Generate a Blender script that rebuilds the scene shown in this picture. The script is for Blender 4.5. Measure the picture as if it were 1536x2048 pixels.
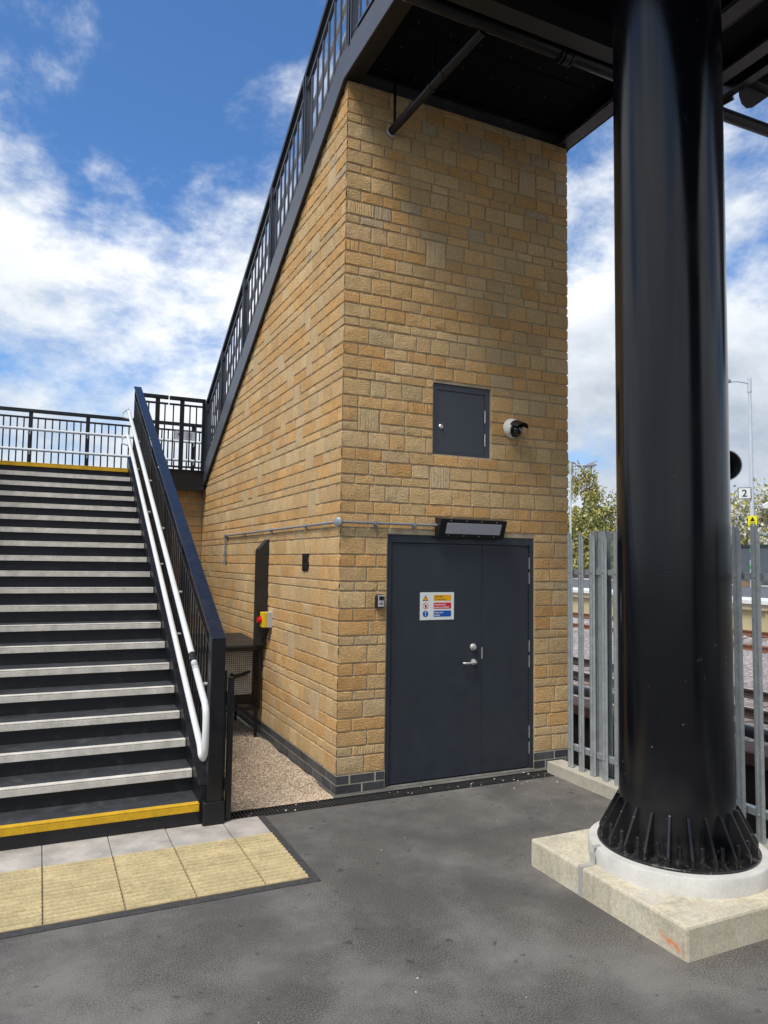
import bpy, math, random
from math import sin, cos, pi, radians
from mathutils import Vector, Matrix, noise

S = bpy.context.scene
for o in list(bpy.data.objects):
    bpy.data.objects.remove(o)

# ---------------------------------------------------------------- camera
CX, CY, CZ, YAW, PITCH, ROLL, FPX = -2.2099, -5.5345, 1.85, 0.4390, 0.0685, 0.0138, 1463.32
fwd = Vector((sin(YAW)*cos(PITCH), cos(YAW)*cos(PITCH), sin(PITCH)))
rgt = Vector((cos(YAW), -sin(YAW), 0)); upv = rgt.cross(fwd)
r2 = rgt*cos(ROLL)+upv*sin(ROLL); u2 = -rgt*sin(ROLL)+upv*cos(ROLL)
cam = bpy.data.cameras.new('camera'); camo = bpy.data.objects.new('camera', cam)
S.collection.objects.link(camo)
M = Matrix.Identity(4)
for i, v in enumerate((r2, u2, -fwd)):
    for j in range(3): M[j][i] = v[j]
M[0][3], M[1][3], M[2][3] = CX, CY, CZ
camo.matrix_world = M
cam.sensor_fit = 'HORIZONTAL'; cam.sensor_width = 36; cam.lens = 36*FPX/1536
cam.clip_start = 0.05; cam.clip_end = 3000
S.camera = camo

# ---------------------------------------------------------------- world and sun
SUN_EL, SUN_AZ = radians(58), radians(238)      # azimuth clockwise from +Y
W = bpy.data.worlds.new('World'); S.world = W; W.use_nodes = True
nt = W.node_tree; nt.nodes.clear()
def wn(t, **k):
    n = nt.nodes.new(t)
    for a, b in k.items(): setattr(n, a, b)
    return n
def wl(a, b): nt.links.new(a, b)
sky = wn('ShaderNodeTexSky', sky_type='NISHITA', sun_disc=False, sun_elevation=SUN_EL, sun_rotation=SUN_AZ,
         air_density=1.0, dust_density=0.6, ozone_density=2.0)
tc = wn('ShaderNodeTexCoord'); sp = wn('ShaderNodeSeparateXYZ'); wl(tc.outputs['Generated'], sp.inputs[0])
def wm(op, a, b=None, c=None, clamp=False):
    n = wn('ShaderNodeMath', operation=op, use_clamp=clamp)
    for i, v in enumerate((a, b, c)):
        if v is None: continue
        if isinstance(v, (int, float)): n.inputs[i].default_value = v
        else: wl(v, n.inputs[i])
    return n.outputs[0]
zz = wm('ABSOLUTE', sp.outputs[2])
cb = wn('ShaderNodeCombineXYZ'); wl(sp.outputs[0], cb.inputs[0]); wl(sp.outputs[1], cb.inputs[1])
wl(wm('MULTIPLY', wm('POWER', zz, 0.9), 1.7), cb.inputs[2])
mp = wn('ShaderNodeMapping'); wl(cb.outputs[0], mp.inputs[0]); mp.inputs['Location'].default_value = (5, 16, 3)
def cloudnoise(off, scale, detail, rough, dist):
    va = wn('ShaderNodeVectorMath', operation='ADD'); wl(mp.outputs[0], va.inputs[0]); va.inputs[1].default_value = off
    n = wn('ShaderNodeTexNoise'); n.inputs['Scale'].default_value = scale; n.inputs['Detail'].default_value = detail
    n.inputs['Roughness'].default_value = rough; n.inputs['Distortion'].default_value = dist
    wl(va.outputs[0], n.inputs[0]); return n.outputs[0]
na = cloudnoise((0, 0, 0), 2.1, 14, 0.63, 0.1)
nb = cloudnoise((-0.025, -0.015, 0.05), 2.1, 9, 0.60, 0.1)      # same field sampled towards the sun
nl = cloudnoise((5, 5, 5), 1.7, 3, 0.5, 0.2)
# coverage: a full bank of cloud low down, thinning to wisps higher up
ramp = wn('ShaderNodeMapRange'); ramp.inputs['From Min'].default_value = 0.30; ramp.inputs['From Max'].default_value = 0.60
ramp.inputs['To Min'].default_value = 0.125; ramp.inputs['To Max'].default_value = -0.03
wl(zz, ramp.inputs[0])
cov = wm('ADD', na, ramp.outputs[0])
cr = wn('ShaderNodeMapRange', interpolation_type='SMOOTHSTEP'); cr.inputs['From Min'].default_value = 0.43; cr.inputs['From Max'].default_value = 0.60
wl(cov, cr.inputs[0])
relief = wm('MULTIPLY_ADD', wm('SUBTRACT', na, nb), 3.0, 0.56)
thick = wm('MULTIPLY', wm('SUBTRACT', nl, 0.5), 1.6)
lowd = wn('ShaderNodeMapRange', interpolation_type='SMOOTHSTEP'); lowd.inputs['From Min'].default_value = 0.36; lowd.inputs['From Max'].default_value = 0.16
lowd.inputs['To Max'].default_value = 0.24; wl(zz, lowd.inputs[0])
lum = wm('MULTIPLY_ADD', wm('SUBTRACT', wm('SUBTRACT', relief, thick), lowd.outputs[0]), 0.75, 0.17, clamp=True)
sh = wn('ShaderNodeValToRGB'); wl(lum, sh.inputs[0])
sh.color_ramp.elements[0].position = 0.02; sh.color_ramp.elements[0].color = (3.1, 3.6, 4.35, 1)
sh.color_ramp.elements[1].position = 0.92; sh.color_ramp.elements[1].color = (8.0, 8.15, 8.3, 1)
e = sh.color_ramp.elements.new(0.50); e.color = (5.5, 5.95, 6.5, 1)
tint = wn('ShaderNodeMix', data_type='RGBA', blend_type='MULTIPLY'); tint.inputs[0].default_value = 1
wl(sky.outputs[0], tint.inputs[6]); tint.inputs[7].default_value = (0.62, 0.95, 1.28, 1)
mx = wn('ShaderNodeMix', data_type='RGBA')
wl(cr.outputs[0], mx.inputs[0]); wl(tint.outputs[2], mx.inputs[6]); wl(sh.outputs[0], mx.inputs[7])
bg = wn('ShaderNodeBackground'); bg.inputs[1].default_value = 0.1
wl(mx.outputs[2], bg.inputs[0])
wo = wn('ShaderNodeOutputWorld'); wl(bg.outputs[0], wo.inputs[0])

sl = bpy.data.lights.new('sun', 'SUN'); sl.energy = 2.6; sl.angle = radians(22); sl.color = (1, 0.94, 0.85)
so = bpy.data.objects.new('sun', sl); S.collection.objects.link(so)
sd = Vector((sin(SUN_AZ)*cos(SUN_EL), cos(SUN_AZ)*cos(SUN_EL), sin(SUN_EL)))
so.rotation_euler = sd.to_track_quat('Z', 'Y').to_euler(); so.location = (-6, -8, 12)
S.view_settings.view_transform = 'Standard'; S.view_settings.look = 'None'
S.view_settings.exposure = 0.48; S.view_settings.gamma = 1

# ---------------------------------------------------------------- materials
def mat(name, col=(0.5,)*3, rough=0.5, metal=0.0, var=0.0, vscale=3.0, var2=0.0, v2scale=60.0,
        bump=0.0, bscale=80.0, bdist=0.003, spec=0.5, attr=False, coat=0.0, tex='noise', dust=0.0, stretch=None):
    m = bpy.data.materials.new(name); m.use_nodes = True
    t = m.node_tree; b = t.nodes['Principled BSDF']
    b.inputs['Roughness'].default_value = rough; b.inputs['Metallic'].default_value = metal
    b.inputs['Specular IOR Level'].default_value = spec; b.inputs['Coat Weight'].default_value = coat
    g = t.nodes.new('ShaderNodeNewGeometry'); pos = g.outputs['Position']
    if stretch:
        mpn = t.nodes.new('ShaderNodeMapping'); mpn.inputs['Scale'].default_value = stretch
        t.links.new(pos, mpn.inputs[0]); pos = mpn.outputs[0]
    if attr:
        a = t.nodes.new('ShaderNodeAttribute'); a.attribute_name = 'Col'; cur = a.outputs['Color']
    else:
        r = t.nodes.new('ShaderNodeRGB'); r.outputs[0].default_value = (*col, 1); cur = r.outputs[0]
    def vary(cur, amt, sc, det=6):
        n = t.nodes.new('ShaderNodeTexNoise'); n.inputs['Scale'].default_value = sc; n.inputs['Detail'].default_value = det
        n.inputs['Roughness'].default_value = 0.6
        t.links.new(pos, n.inputs[0])
        mr = t.nodes.new('ShaderNodeMapRange'); mr.inputs[1].default_value = 0.3; mr.inputs[2].default_value = 0.7
        mr.inputs[3].default_value = 1-amt; mr.inputs[4].default_value = 1+amt
        t.links.new(n.outputs[0], mr.inputs[0])
        mm = t.nodes.new('ShaderNodeVectorMath'); mm.operation = 'SCALE'
        t.links.new(cur, mm.inputs[0]); t.links.new(mr.outputs[0], mm.inputs[3])
        return mm.outputs[0]
    if var: cur = vary(cur, var, vscale)
    if var2: cur = vary(cur, var2, v2scale, 3)
    if dust:
        n = t.nodes.new('ShaderNodeTexNoise'); n.inputs['Scale'].default_value = 9; n.inputs['Detail'].default_value = 10; n.inputs['Roughness'].default_value = 0.75
        t.links.new(pos, n.inputs[0])
        mr = t.nodes.new('ShaderNodeMapRange'); mr.inputs[1].default_value = 0.52; mr.inputs[2].default_value = 0.75; mr.inputs[4].default_value = dust
        t.links.new(n.outputs[0], mr.inputs[0])
        mm = t.nodes.new('ShaderNodeMix'); mm.data_type = 'RGBA'; mm.inputs[7].default_value = (0.20, 0.19, 0.17, 1)
        t.links.new(mr.outputs[0], mm.inputs[0]); t.links.new(cur, mm.inputs[6]); cur = mm.outputs[2]
        rr = t.nodes.new('ShaderNodeMapRange'); rr.inputs[1].default_value = 0.35; rr.inputs[2].default_value = 0.7
        rr.inputs[3].default_value = rough*0.85; rr.inputs[4].default_value = min(1, rough+0.2)
        t.links.new(n.outputs[0], rr.inputs[0]); t.links.new(rr.outputs[0], b.inputs['Roughness'])
    t.links.new(cur, b.inputs['Base Color'])
    if bump:
        if tex == 'noise':
            n = t.nodes.new('ShaderNodeTexNoise'); n.inputs['Detail'].default_value = 5; n.inputs['Roughness'].default_value = 0.65
        else:
            n = t.nodes.new('ShaderNodeTexVoronoi')
        n.inputs['Scale'].default_value = bscale
        t.links.new(pos, n.inputs[0])
        bn = t.nodes.new('ShaderNodeBump'); bn.inputs['Strength'].default_value = bump; bn.inputs['Distance'].default_value = bdist
        t.links.new(n.outputs[0], bn.inputs['Height']); t.links.new(bn.outputs[0], b.inputs['Normal'])
    return m

def stone_material():
    m = mat('buff_stone', attr=True, rough=0.92, spec=0.25, var=0.10, vscale=1.1, var2=0.24, v2scale=85)
    t = m.node_tree; b = t.nodes['Principled BSDF']
    g = t.nodes.new('ShaderNodeNewGeometry')
    n = t.nodes.new('ShaderNodeTexNoise'); n.inputs['Scale'].default_value = 46; n.inputs['Detail'].default_value = 6; n.inputs['Roughness'].default_value = 0.68
    mpn = t.nodes.new('ShaderNodeMapping'); mpn.inputs['Rotation'].default_value = (0.4, 0.5, 0.3); mpn.inputs['Scale'].default_value = (1, 1, 1.8)
    t.links.new(g.outputs['Position'], mpn.inputs[0]); t.links.new(mpn.outputs[0], n.inputs[0])
    w = t.nodes.new('ShaderNodeTexNoise'); w.inputs['Scale'].default_value = 1; w.inputs['Detail'].default_value = 2
    mw = t.nodes.new('ShaderNodeMapping'); mw.inputs['Scale'].default_value = (95, 95, 6)
    t.links.new(g.outputs['Position'], mw.inputs[0]); t.links.new(mw.outputs[0], w.inputs[0])
    a = t.nodes.new('ShaderNodeAttribute'); a.attribute_name = 'Rib'
    mx = t.nodes.new('ShaderNodeMix'); t.links.new(a.outputs['Fac'], mx.inputs[0])
    t.links.new(n.outputs[0], mx.inputs[2]); t.links.new(w.outputs[0], mx.inputs[3])
    bn = t.nodes.new('ShaderNodeBump'); bn.inputs['Strength'].default_value = 1.0; bn.inputs['Distance'].default_value = 0.017
    t.links.new(mx.outputs[0], bn.inputs['Height']); t.links.new(bn.outputs[0], b.inputs['Normal'])
    return m

STONE = stone_material()
BLUEB = mat('blue_brick', attr=True, rough=0.55, var=0.25, vscale=9, var2=0.2, v2scale=90, bump=0.5, bscale=60)
MORTAR = mat('mortar', (0.42, 0.345, 0.225), 0.95, var=0.18, vscale=4, var2=0.15, bump=0.6, bscale=150)
MORTARG = mat('pale_mortar', (0.46, 0.41, 0.30), 0.95, var=0.2, vscale=6, bump=0.6, bscale=150)
BLACK = mat('black_paint', (0.0065, 0.0070, 0.0095), 0.32, var=0.1, vscale=2, bump=0.12, bscale=140, bdist=0.001, dust=0.035)
COLBLK = mat('black_gloss_paint', (0.0035, 0.004, 0.006), 0.17, bump=0.34, bscale=75, bdist=0.0012, spec=0.42)
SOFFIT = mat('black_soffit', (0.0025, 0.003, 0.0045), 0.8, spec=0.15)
GREYST = mat('dark_grey_stringer', (0.056, 0.060, 0.078), 0.36, var=0.12, vscale=2, bump=0.05, bscale=120, bdist=0.001)
CAPB = mat('cap_sky_tint', (0.0085, 0.013, 0.027), 0.24, var=0.1, vscale=3, dust=0.08)  # black cap rail with the blue of the reflected sky put into its colour
TREAD = mat('tread_dark', (0.030, 0.033, 0.036), 0.62, var=0.3, vscale=7, var2=0.3, v2scale=220, bump=0.4, bscale=260, dust=0.30)
RISER = mat('riser_dark', (0.010, 0.011, 0.014), 0.45, var=0.2, vscale=5, dust=0.16)
NOSE = mat('pale_grit', (0.66, 0.62, 0.545), 0.9, var=0.22, vscale=9, var2=0.3, v2scale=240, bump=0.6, bscale=300)
YELL = mat('yellow_grit', (0.62, 0.36, 0.010), 0.8, var=0.18, vscale=10, var2=0.25, v2scale=240, bump=0.6, bscale=300)
WHITE = mat('white_powder_coat', (0.70, 0.72, 0.72), 0.38, var=0.05, vscale=8)
DOORM = mat('anthracite_door', (0.025, 0.032, 0.042), 0.46, var=0.09, vscale=2.2, bump=0.06, bscale=200, bdist=0.0006, dust=0.03)
HATCHM = mat('anthracite_hatch', (0.042, 0.048, 0.062), 0.46, var=0.06, vscale=2)
STEEL = mat('brushed_steel', (0.62, 0.60, 0.56), 0.34, 0.55)
GALV = mat('galvanised', (0.42, 0.45, 0.455), 0.52, 0.5, var=0.16, vscale=14, var2=0.1, v2scale=70, bump=0.1, bscale=90)
CONDM = mat('galvanised_conduit', (0.30, 0.33, 0.36), 0.5, 0.5, var=0.1, vscale=12)
CONC = mat('concrete', (0.46, 0.43, 0.35), 0.9, var=0.14, vscale=5, var2=0.15, v2scale=70, bump=0.45, bscale=90)
GROUT = mat('grout_ring', (0.60, 0.585, 0.54), 0.85, var=0.12, vscale=7, var2=0.06, v2scale=90, bump=0.2, bscale=70)
SLAB = mat('grey_flag', (0.42, 0.385, 0.34), 0.9, var=0.30, vscale=5, var2=0.12, v2scale=160, bump=0.35, bscale=160)
TACT = mat('buff_tactile', (0.52, 0.42, 0.225), 0.9, var=0.20, vscale=5, var2=0.22, v2scale=60, bump=0.4, bscale=160, stretch=(1, 1.6, 1))
JOINT = mat('bitumen_edge', (0.050, 0.049, 0.048), 0.9, var=0.3, vscale=30, bump=0.6, bscale=150)
GRAV = mat('gravel_base', (0.36, 0.28, 0.20), 0.95, var=0.3, vscale=4, var2=0.5, v2scale=110, bump=0.9, bscale=110, bdist=0.006)
GSTONE = mat('gravel_stone', attr=True, rough=0.85)
RUST = mat('rusty_rail', (0.20, 0.085, 0.045), 0.8, var=0.25, vscale=6)
RAILTOP = mat('rail_head', (0.55, 0.52, 0.50), 0.35, 0.6)
BALL = mat('ballast', (0.33, 0.29, 0.27), 0.95, var=0.25, vscale=1.2, var2=0.75, v2scale=14, bump=1.0, bscale=12, bdist=0.05, tex='v')
SLEEP = mat('concrete_sleeper', (0.26, 0.20, 0.17), 0.9, var=0.2, vscale=3)
BROWN = mat('rusty_brown_coping', (0.14, 0.075, 0.055), 0.75, var=0.3, vscale=4, dust=0.1)
DARKW = mat('dark_brown_wall', (0.028, 0.018, 0.014), 0.9, var=0.5, vscale=5, var2=0.4, v2scale=30, bump=0.8, bscale=14, bdist=0.02)
SOIL = mat('dark_soil', (0.045, 0.030, 0.018), 0.95, var=0.5, vscale=6, bump=0.9, bscale=25, bdist=0.02)
PLASB = mat('black_plastic', (0.010, 0.010, 0.011), 0.42)
PLASW = mat('white_plastic', (0.80, 0.80, 0.77), 0.35)
PLASG = mat('grey_plastic', (0.45, 0.46, 0.48), 0.4)
PLASY = mat('yellow_plastic', (0.75, 0.50, 0.01), 0.4)
PLASR = mat('red_plastic', (0.60, 0.012, 0.015), 0.35)
GLASSB = mat('smoked_dome', (0.004, 0.004, 0.006), 0.05, coat=1.0)
LENS = mat('lamp_lens', (0.46, 0.46, 0.50), 0.25, var2=0.15, v2scale=160)
SIGNW = mat('sign_white', (0.72, 0.76, 0.74), 0.4)
SIGNY = mat('sign_amber', (0.85, 0.40, 0.005), 0.45)
SIGNR = mat('sign_red', (0.62, 0.012, 0.035), 0.45)
SIGNB = mat('sign_blue', (0.005, 0.085, 0.40), 0.45)
INK = mat('ink_black', (0.01, 0.01, 0.01), 0.5)
MARKW = mat('ink_white', (0.80, 0.80, 0.80), 0.5)
LEMON = mat('lemon_sign', (0.85, 0.75, 0.01), 0.4)
GREEN = mat('green_band', (0.01, 0.42, 0.10), 0.5)
POLE = mat('painted_pole', (0.55, 0.60, 0.66), 0.45, var=0.05)
PLATW = mat('platform_wall', (0.52, 0.44, 0.25), 0.9, var=0.1, vscale=1)
PLATE = mat('white_platform_edge', (0.75, 0.75, 0.73), 0.8, var=0.08, vscale=2)
PLATT = mat('platform_tarmac', (0.12, 0.12, 0.13), 0.9, var=0.15, vscale=1)
FENCEG = mat('grey_fence_mesh', (0.10, 0.12, 0.14), 0.7, var=0.15, vscale=2)
LEAF1 = mat('leaf_olive', (0.40, 0.36, 0.10), 0.8, var=0.35, vscale=0.8, var2=0.3, v2scale=6)
LEAF2 = mat('leaf_green', (0.19, 0.22, 0.06), 0.8, var=0.35, vscale=0.8, var2=0.3, v2scale=6)
BLOSS = mat('blossom', (0.55, 0.55, 0.48), 0.8, var=0.2, vscale=2)
BARK = mat('bark', (0.16, 0.13, 0.10), 0.9, var=0.3, vscale=4)
ORANGE = mat('orange_spray', (0.80, 0.22, 0.08), 0.8, var=0.2, vscale=20)
CABLE = mat('black_cable', (0.01, 0.01, 0.012), 0.45)
UNIT = mat('beige_unit', (0.75, 0.70, 0.60), 0.6, var=0.2, vscale=10)

def asphalt():
    m = mat('asphalt', (0.112, 0.103, 0.091), 0.9, var=0.34, vscale=0.7, var2=1.0, v2scale=140, bump=0.45, bscale=190, bdist=0.005)
    t = m.node_tree; b = t.nodes['Principled BSDF']; cur = b.inputs['Base Color'].links[0].from_socket
    g = t.nodes.new('ShaderNodeNewGeometry')
    # paler dusty patches
    n = t.nodes.new('ShaderNodeTexNoise'); n.inputs['Scale'].default_value = 1.3; n.inputs['Detail'].default_value = 8; n.inputs['Roughness'].default_value = 0.65
    t.links.new(g.outputs['Position'], n.inputs[0])
    mr = t.nodes.new('ShaderNodeMapRange'); mr.inputs[1].default_value = 0.44; mr.inputs[2].default_value = 0.64; mr.inputs[4].default_value = 0.58
    t.links.new(n.outputs[0], mr.inputs[0])
    mm = t.nodes.new('ShaderNodeMix'); mm.data_type = 'RGBA'; mm.inputs[7].default_value = (0.235, 0.225, 0.205, 1)
    t.links.new(mr.outputs[0], mm.inputs[0]); t.links.new(cur, mm.inputs[6])
    # darker worn areas
    nd = t.nodes.new('ShaderNodeTexNoise'); nd.inputs['Scale'].default_value = 0.55; nd.inputs['Detail'].default_value = 9; nd.inputs['Roughness'].default_value = 0.7
    t.links.new(g.outputs['Position'], nd.inputs[0])
    md = t.nodes.new('ShaderNodeMapRange'); md.inputs[1].default_value = 0.46; md.inputs[2].default_value = 0.62; md.inputs[4].default_value = 0.70
    t.links.new(nd.outputs[0], md.inputs[0])
    mk = t.nodes.new('ShaderNodeMix'); mk.data_type = 'RGBA'; mk.inputs[7].default_value = (0.062, 0.060, 0.058, 1)
    t.links.new(md.outputs[0], mk.inputs[0]); t.links.new(mm.outputs[2], mk.inputs[6]); mm = mk
    # dark oil spots
    v = t.nodes.new('ShaderNodeTexNoise'); v.inputs['Scale'].default_value = 11; v.inputs['Detail'].default_value = 4
    t.links.new(g.outputs['Position'], v.inputs[0])
    m3 = t.nodes.new('ShaderNodeMapRange'); m3.inputs[1].default_value = 0.645; m3.inputs[2].default_value = 0.72; m3.inputs[4].default_value = 0.7
    t.links.new(v.outputs[0], m3.inputs[0])
    m4 = t.nodes.new('ShaderNodeMix'); m4.data_type = 'RGBA'; m4.inputs[7].default_value = (0.028, 0.028, 0.030, 1)
    t.links.new(m3.outputs[0], m4.inputs[0]); t.links.new(mm.outputs[2], m4.inputs[6])
    # pale flecks of aggregate
    vo = t.nodes.new('ShaderNodeTexVoronoi'); vo.inputs['Scale'].default_value = 38
    t.links.new(g.outputs['Position'], vo.inputs[0])
    m5 = t.nodes.new('ShaderNodeMapRange'); m5.inputs[1].default_value = 0.08; m5.inputs[2].default_value = 0.045; m5.inputs[3].default_value = 0; m5.inputs[4].default_value = 0.30
    t.links.new(vo.outputs['Distance'], m5.inputs[0])
    m6 = t.nodes.new('ShaderNodeMix'); m6.data_type = 'RGBA'; m6.inputs[7].default_value = (0.32, 0.31, 0.28, 1)
    t.links.new(m5.outputs[0], m6.inputs[0]); t.links.new(m4.outputs[2], m6.inputs[6])
    t.links.new(m6.outputs[2], b.inputs['Base Color'])
    return m
ASPH = asphalt()

# ---------------------------------------------------------------- geometry helpers
class MB:
    def __init__(s): s.v = []; s.f = []; s.mi = []; s.col = []; s.rib = []
    def add(s, vs, fs, m=0, col=None, rib=0.0):
        o = len(s.v); s.v += [tuple(v) for v in vs]; s.f += [tuple(o+i for i in f) for f in fs]; s.mi += [m]*len(fs)
        s.col += [col or (1, 1, 1)]*len(vs); s.rib += [rib]*len(vs)
    def box(s, x0, x1, y0, y1, z0, z1, m=0, col=None):
        v = [(x0,y0,z0),(x1,y0,z0),(x1,y1,z0),(x0,y1,z0),(x0,y0,z1),(x1,y0,z1),(x1,y1,z1),(x0,y1,z1)]
        s.add(v, [(0,3,2,1),(4,5,6,7),(0,1,5,4),(1,2,6,5),(2,3,7,6),(3,0,4,7)], m, col)
        return s
    def beam(s, a, b, w, h, up=(0,0,1), m=0):
        a = Vector(a); b = Vector(b); d = (b-a).normalized(); u = Vector(up); sd_ = d.cross(u).normalized(); u = sd_.cross(d).normalized()
        v = []
        for p in (a, b):
            for i, j in ((-1,-1),(1,-1),(1,1),(-1,1)): v.append(p+sd_*i*w/2+u*j*h/2)
        s.add(v, [(0,1,2,3),(7,6,5,4),(0,4,5,1),(1,5,6,2),(2,6,7,3),(3,7,4,0)], m); return s
    def prism(s, poly, vec, m=0):
        n = len(poly); vec = Vector(vec); v = [Vector(p) for p in poly]; v += [p+vec for p in v]
        s.add(v, [tuple(range(n))[::-1], tuple(range(n, 2*n))]+[(i, (i+1) % n, n+(i+1) % n, n+i) for i in range(n)], m); return s
    def tube(s, pts, r, n=12, m=0, caps=True, r_end=None):
        pts = [Vector(p) for p in pts]; rings = []; ref = None
        for k, p in enumerate(pts):
            d = (pts[min(k+1, len(pts)-1)]-pts[max(k-1, 0)]).normalized()
            if ref is None: ref = d.orthogonal().normalized()
            a = (ref-d*ref.dot(d)).normalized(); ref = a; bb = d.cross(a)
            rr = r if r_end is None else r+(r_end-r)*k/(len(pts)-1)
            rings.append([p+a*rr*cos(2*pi*i/n)+bb*rr*sin(2*pi*i/n) for i in range(n)])
        v = [q for R_ in rings for q in R_]; f = []
        for k in range(len(pts)-1):
            for i in range(n): f.append((k*n+i, k*n+(i+1) % n, (k+1)*n+(i+1) % n, (k+1)*n+i))
        if caps: f.append(tuple(range(n))[::-1]); f.append(tuple((len(pts)-1)*n+i for i in range(n)))
        s.add(v, f, m); return s
    def lathe(s, prof, origin=(0,0,0), axis=(0,0,1), n=32, m=0, caps=True):
        ax = Vector(axis).normalized(); a = ax.orthogonal().normalized(); b = ax.cross(a); o = Vector(origin); v = []; f = []
        for r, h in prof:
            for i in range(n):
                t = 2*pi*i/n; v.append(o+ax*h+(a*cos(t)+b*sin(t))*max(r, 1e-5))
        k = len(prof)
        for j in range(k-1):
            for i in range(n): f.append((j*n+i, j*n+(i+1) % n, (j+1)*n+(i+1) % n, (j+1)*n+i))
        if caps: f.append(tuple(range(n))[::-1]); f.append(tuple((k-1)*n+i for i in range(n)))
        s.add(v, f, m); return s

LOC = {}
def thing(name, loc, label, cat, group=None, kind=None):
    o = bpy.data.objects.new(name, None); S.collection.objects.link(o); o.location = loc; o.empty_display_size = 0.1
    LOC[o.name] = Vector(loc)
    if label: o['label'] = label
    if cat: o['category'] = cat
    if group: o['group'] = group
    if kind: o['kind'] = kind
    return o
def obj(name, mb, mats, parent=None, label=None, cat=None, group=None, kind=None, bevel=0, smooth=False, seg=2):
    if not isinstance(mats, (list, tuple)): mats = [mats]
    if parent is not None: L = LOC[parent.name]
    else:
        xs = [v[0] for v in mb.v]; ys = [v[1] for v in mb.v]; zs = [v[2] for v in mb.v]
        L = Vector(((min(xs)+max(xs))/2, (min(ys)+max(ys))/2, min(zs)))
    me = bpy.data.meshes.new(name)
    me.from_pydata([(v[0]-L.x, v[1]-L.y, v[2]-L.z) for v in mb.v], [], mb.f)
    for m in mats: me.materials.append(m)
    me.polygons.foreach_set('material_index', mb.mi)
    if any(c != (1, 1, 1) for c in mb.col[:4]) or any(mb.rib[:4]):
        ca = me.color_attributes.new('Col', 'FLOAT_COLOR', 'POINT')
        ca.data.foreach_set('color', [x for c in mb.col for x in (*c, 1)])
        ra = me.attributes.new('Rib', 'FLOAT', 'POINT'); ra.data.foreach_set('value', mb.rib)
    me.update()
    if smooth:
        me.polygons.foreach_set('use_smooth', [True]*len(me.polygons))
        try: me.set_sharp_from_angle(angle=radians(35))
        except Exception: pass
    o = bpy.data.objects.new(name, me); S.collection.objects.link(o)
    if parent is not None: o.parent = parent; LOC[o.name] = L
    else: o.location = L; LOC[o.name] = L
    if bevel:
        b = o.modifiers.new('bevel', 'BEVEL'); b.width = bevel; b.segments = seg; b.limit_method = 'ANGLE'; b.angle_limit = radians(40)
        b.harden_normals = False
    if label: o['label'] = label
    if cat: o['category'] = cat
    if group: o['group'] = group
    if kind: o['kind'] = kind
    return o
def textmb(mb, s, size, origin, right, up, m=0, depth=0.0008, align='LEFT', bold=False):
    cu = bpy.data.curves.new('lettering', 'FONT'); cu.body = s; cu.size = size; cu.align_x = align; cu.extrude = 0.0
    if bold: cu.offset = size*0.018
    to = bpy.data.objects.new('lettering', cu); S.collection.objects.link(to)
    dg = bpy.context.evaluated_depsgraph_get(); dg.update()
    me = bpy.data.meshes.new_from_object(to.evaluated_get(dg))
    R_ = Vector(right); U = Vector(up); O = Vector(origin)
    mb.add([O+R_*v.co.x+U*v.co.y for v in me.vertices], [tuple(p.vertices) for p in me.polygons], m)
    bpy.data.objects.remove(to); bpy.data.curves.remove(cu); bpy.data.meshes.remove(me)
rnd = random.Random(7)

# ================================================================ GROUND
DOOR = (0.427, 1.928, 0.0, 2.089); HATCH = (0.851, 1.448, 2.798, 3.430)
TW, TH, TD = 2.32, 5.935, 5.63          # tower width, height, depth
g = MB()
def grid(mb, x0, x1, y0, y1, z, nx, ny, m=0, f=None):
    v = []; 
    for j in range(ny+1):
        for i in range(nx+1):
            x = x0+(x1-x0)*i/nx; y = y0+(y1-y0)*j/ny; v.append((x, y, z+(f(x, y) if f else 0)))
    mb.add(v, [(j*(nx+1)+i, j*(nx+1)+i+1, (j+1)*(nx+1)+i+1, (j+1)*(nx+1)+i) for j in range(ny) for i in range(nx)], m)
g = MB(); grid(g, -60, 2.14, -60, -0.24, 0.0, 60, 60, f=lambda x, y: 0)
grid(g, -60, -3.3, -0.24, 60, 0.0, 30, 30)
grid(g, -0.03, 2.14, -0.085, 0.6, 0.0, 4, 2)
obj('ground', g, ASPH, kind='structure')
g = MB(); grid(g, -1500, 1500, -1500, 1500, -1.62, 4, 4)
obj('terrain', g, mat('grass_land', (0.06, 0.07, 0.03), 0.95, var=0.4, vscale=0.1), kind='structure')
# grey flags and buff ribbed slabs in front of the stair
g = MB()
xs = [-3.32, -2.917, -2.517, -2.116, -1.72, -1.35, -0.962, -0.70]
for a, b in zip(xs, xs[1:]):
    g.box(a+.003, b-.003, -0.597, -0.195 if b < -1.0 else -0.245, -0.03, 0.006)
obj('pavement', g, SLAB, kind='structure', bevel=0.002)
g = MB()
for a, b in zip(xs, xs[1:]):
    for (y0, y1) in ((-1.365, -0.985), (-0.98, -0.603)):
        a1, b1 = a+.0015, b-.0015
        g.box(a1, b1, y0, y1, -0.03, 0.006, 1)
        n = 8
        for k in range(n):
            yc = y0+(y1-y0)*(k+.5)/n; h = (y1-y0)/n*0.30*(1+.06*sin(k*5+a*9))
            poly = [(a1+.004, yc-h, .006), (a1+.004, yc-h*.62, .0145), (a1+.004, yc+h*.62, .0145), (a1+.004, yc+h, .006)]
            g.prism(poly, (b1-a1-.008, 0, 0))
obj('tactile_pavement', g, [TACT, mat('groove_dirt', (0.30, 0.235, 0.125), 0.95, var=0.35, vscale=6)], kind='structure')
g = MB(); g.box(-3.4, -0.650, -1.425, -1.368, -0.02, 0.004); g.box(-0.698, -0.650, -1.368, -0.245, -0.02, 0.004)
obj('pavement_edge', g, JOINT, kind='structure')
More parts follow.
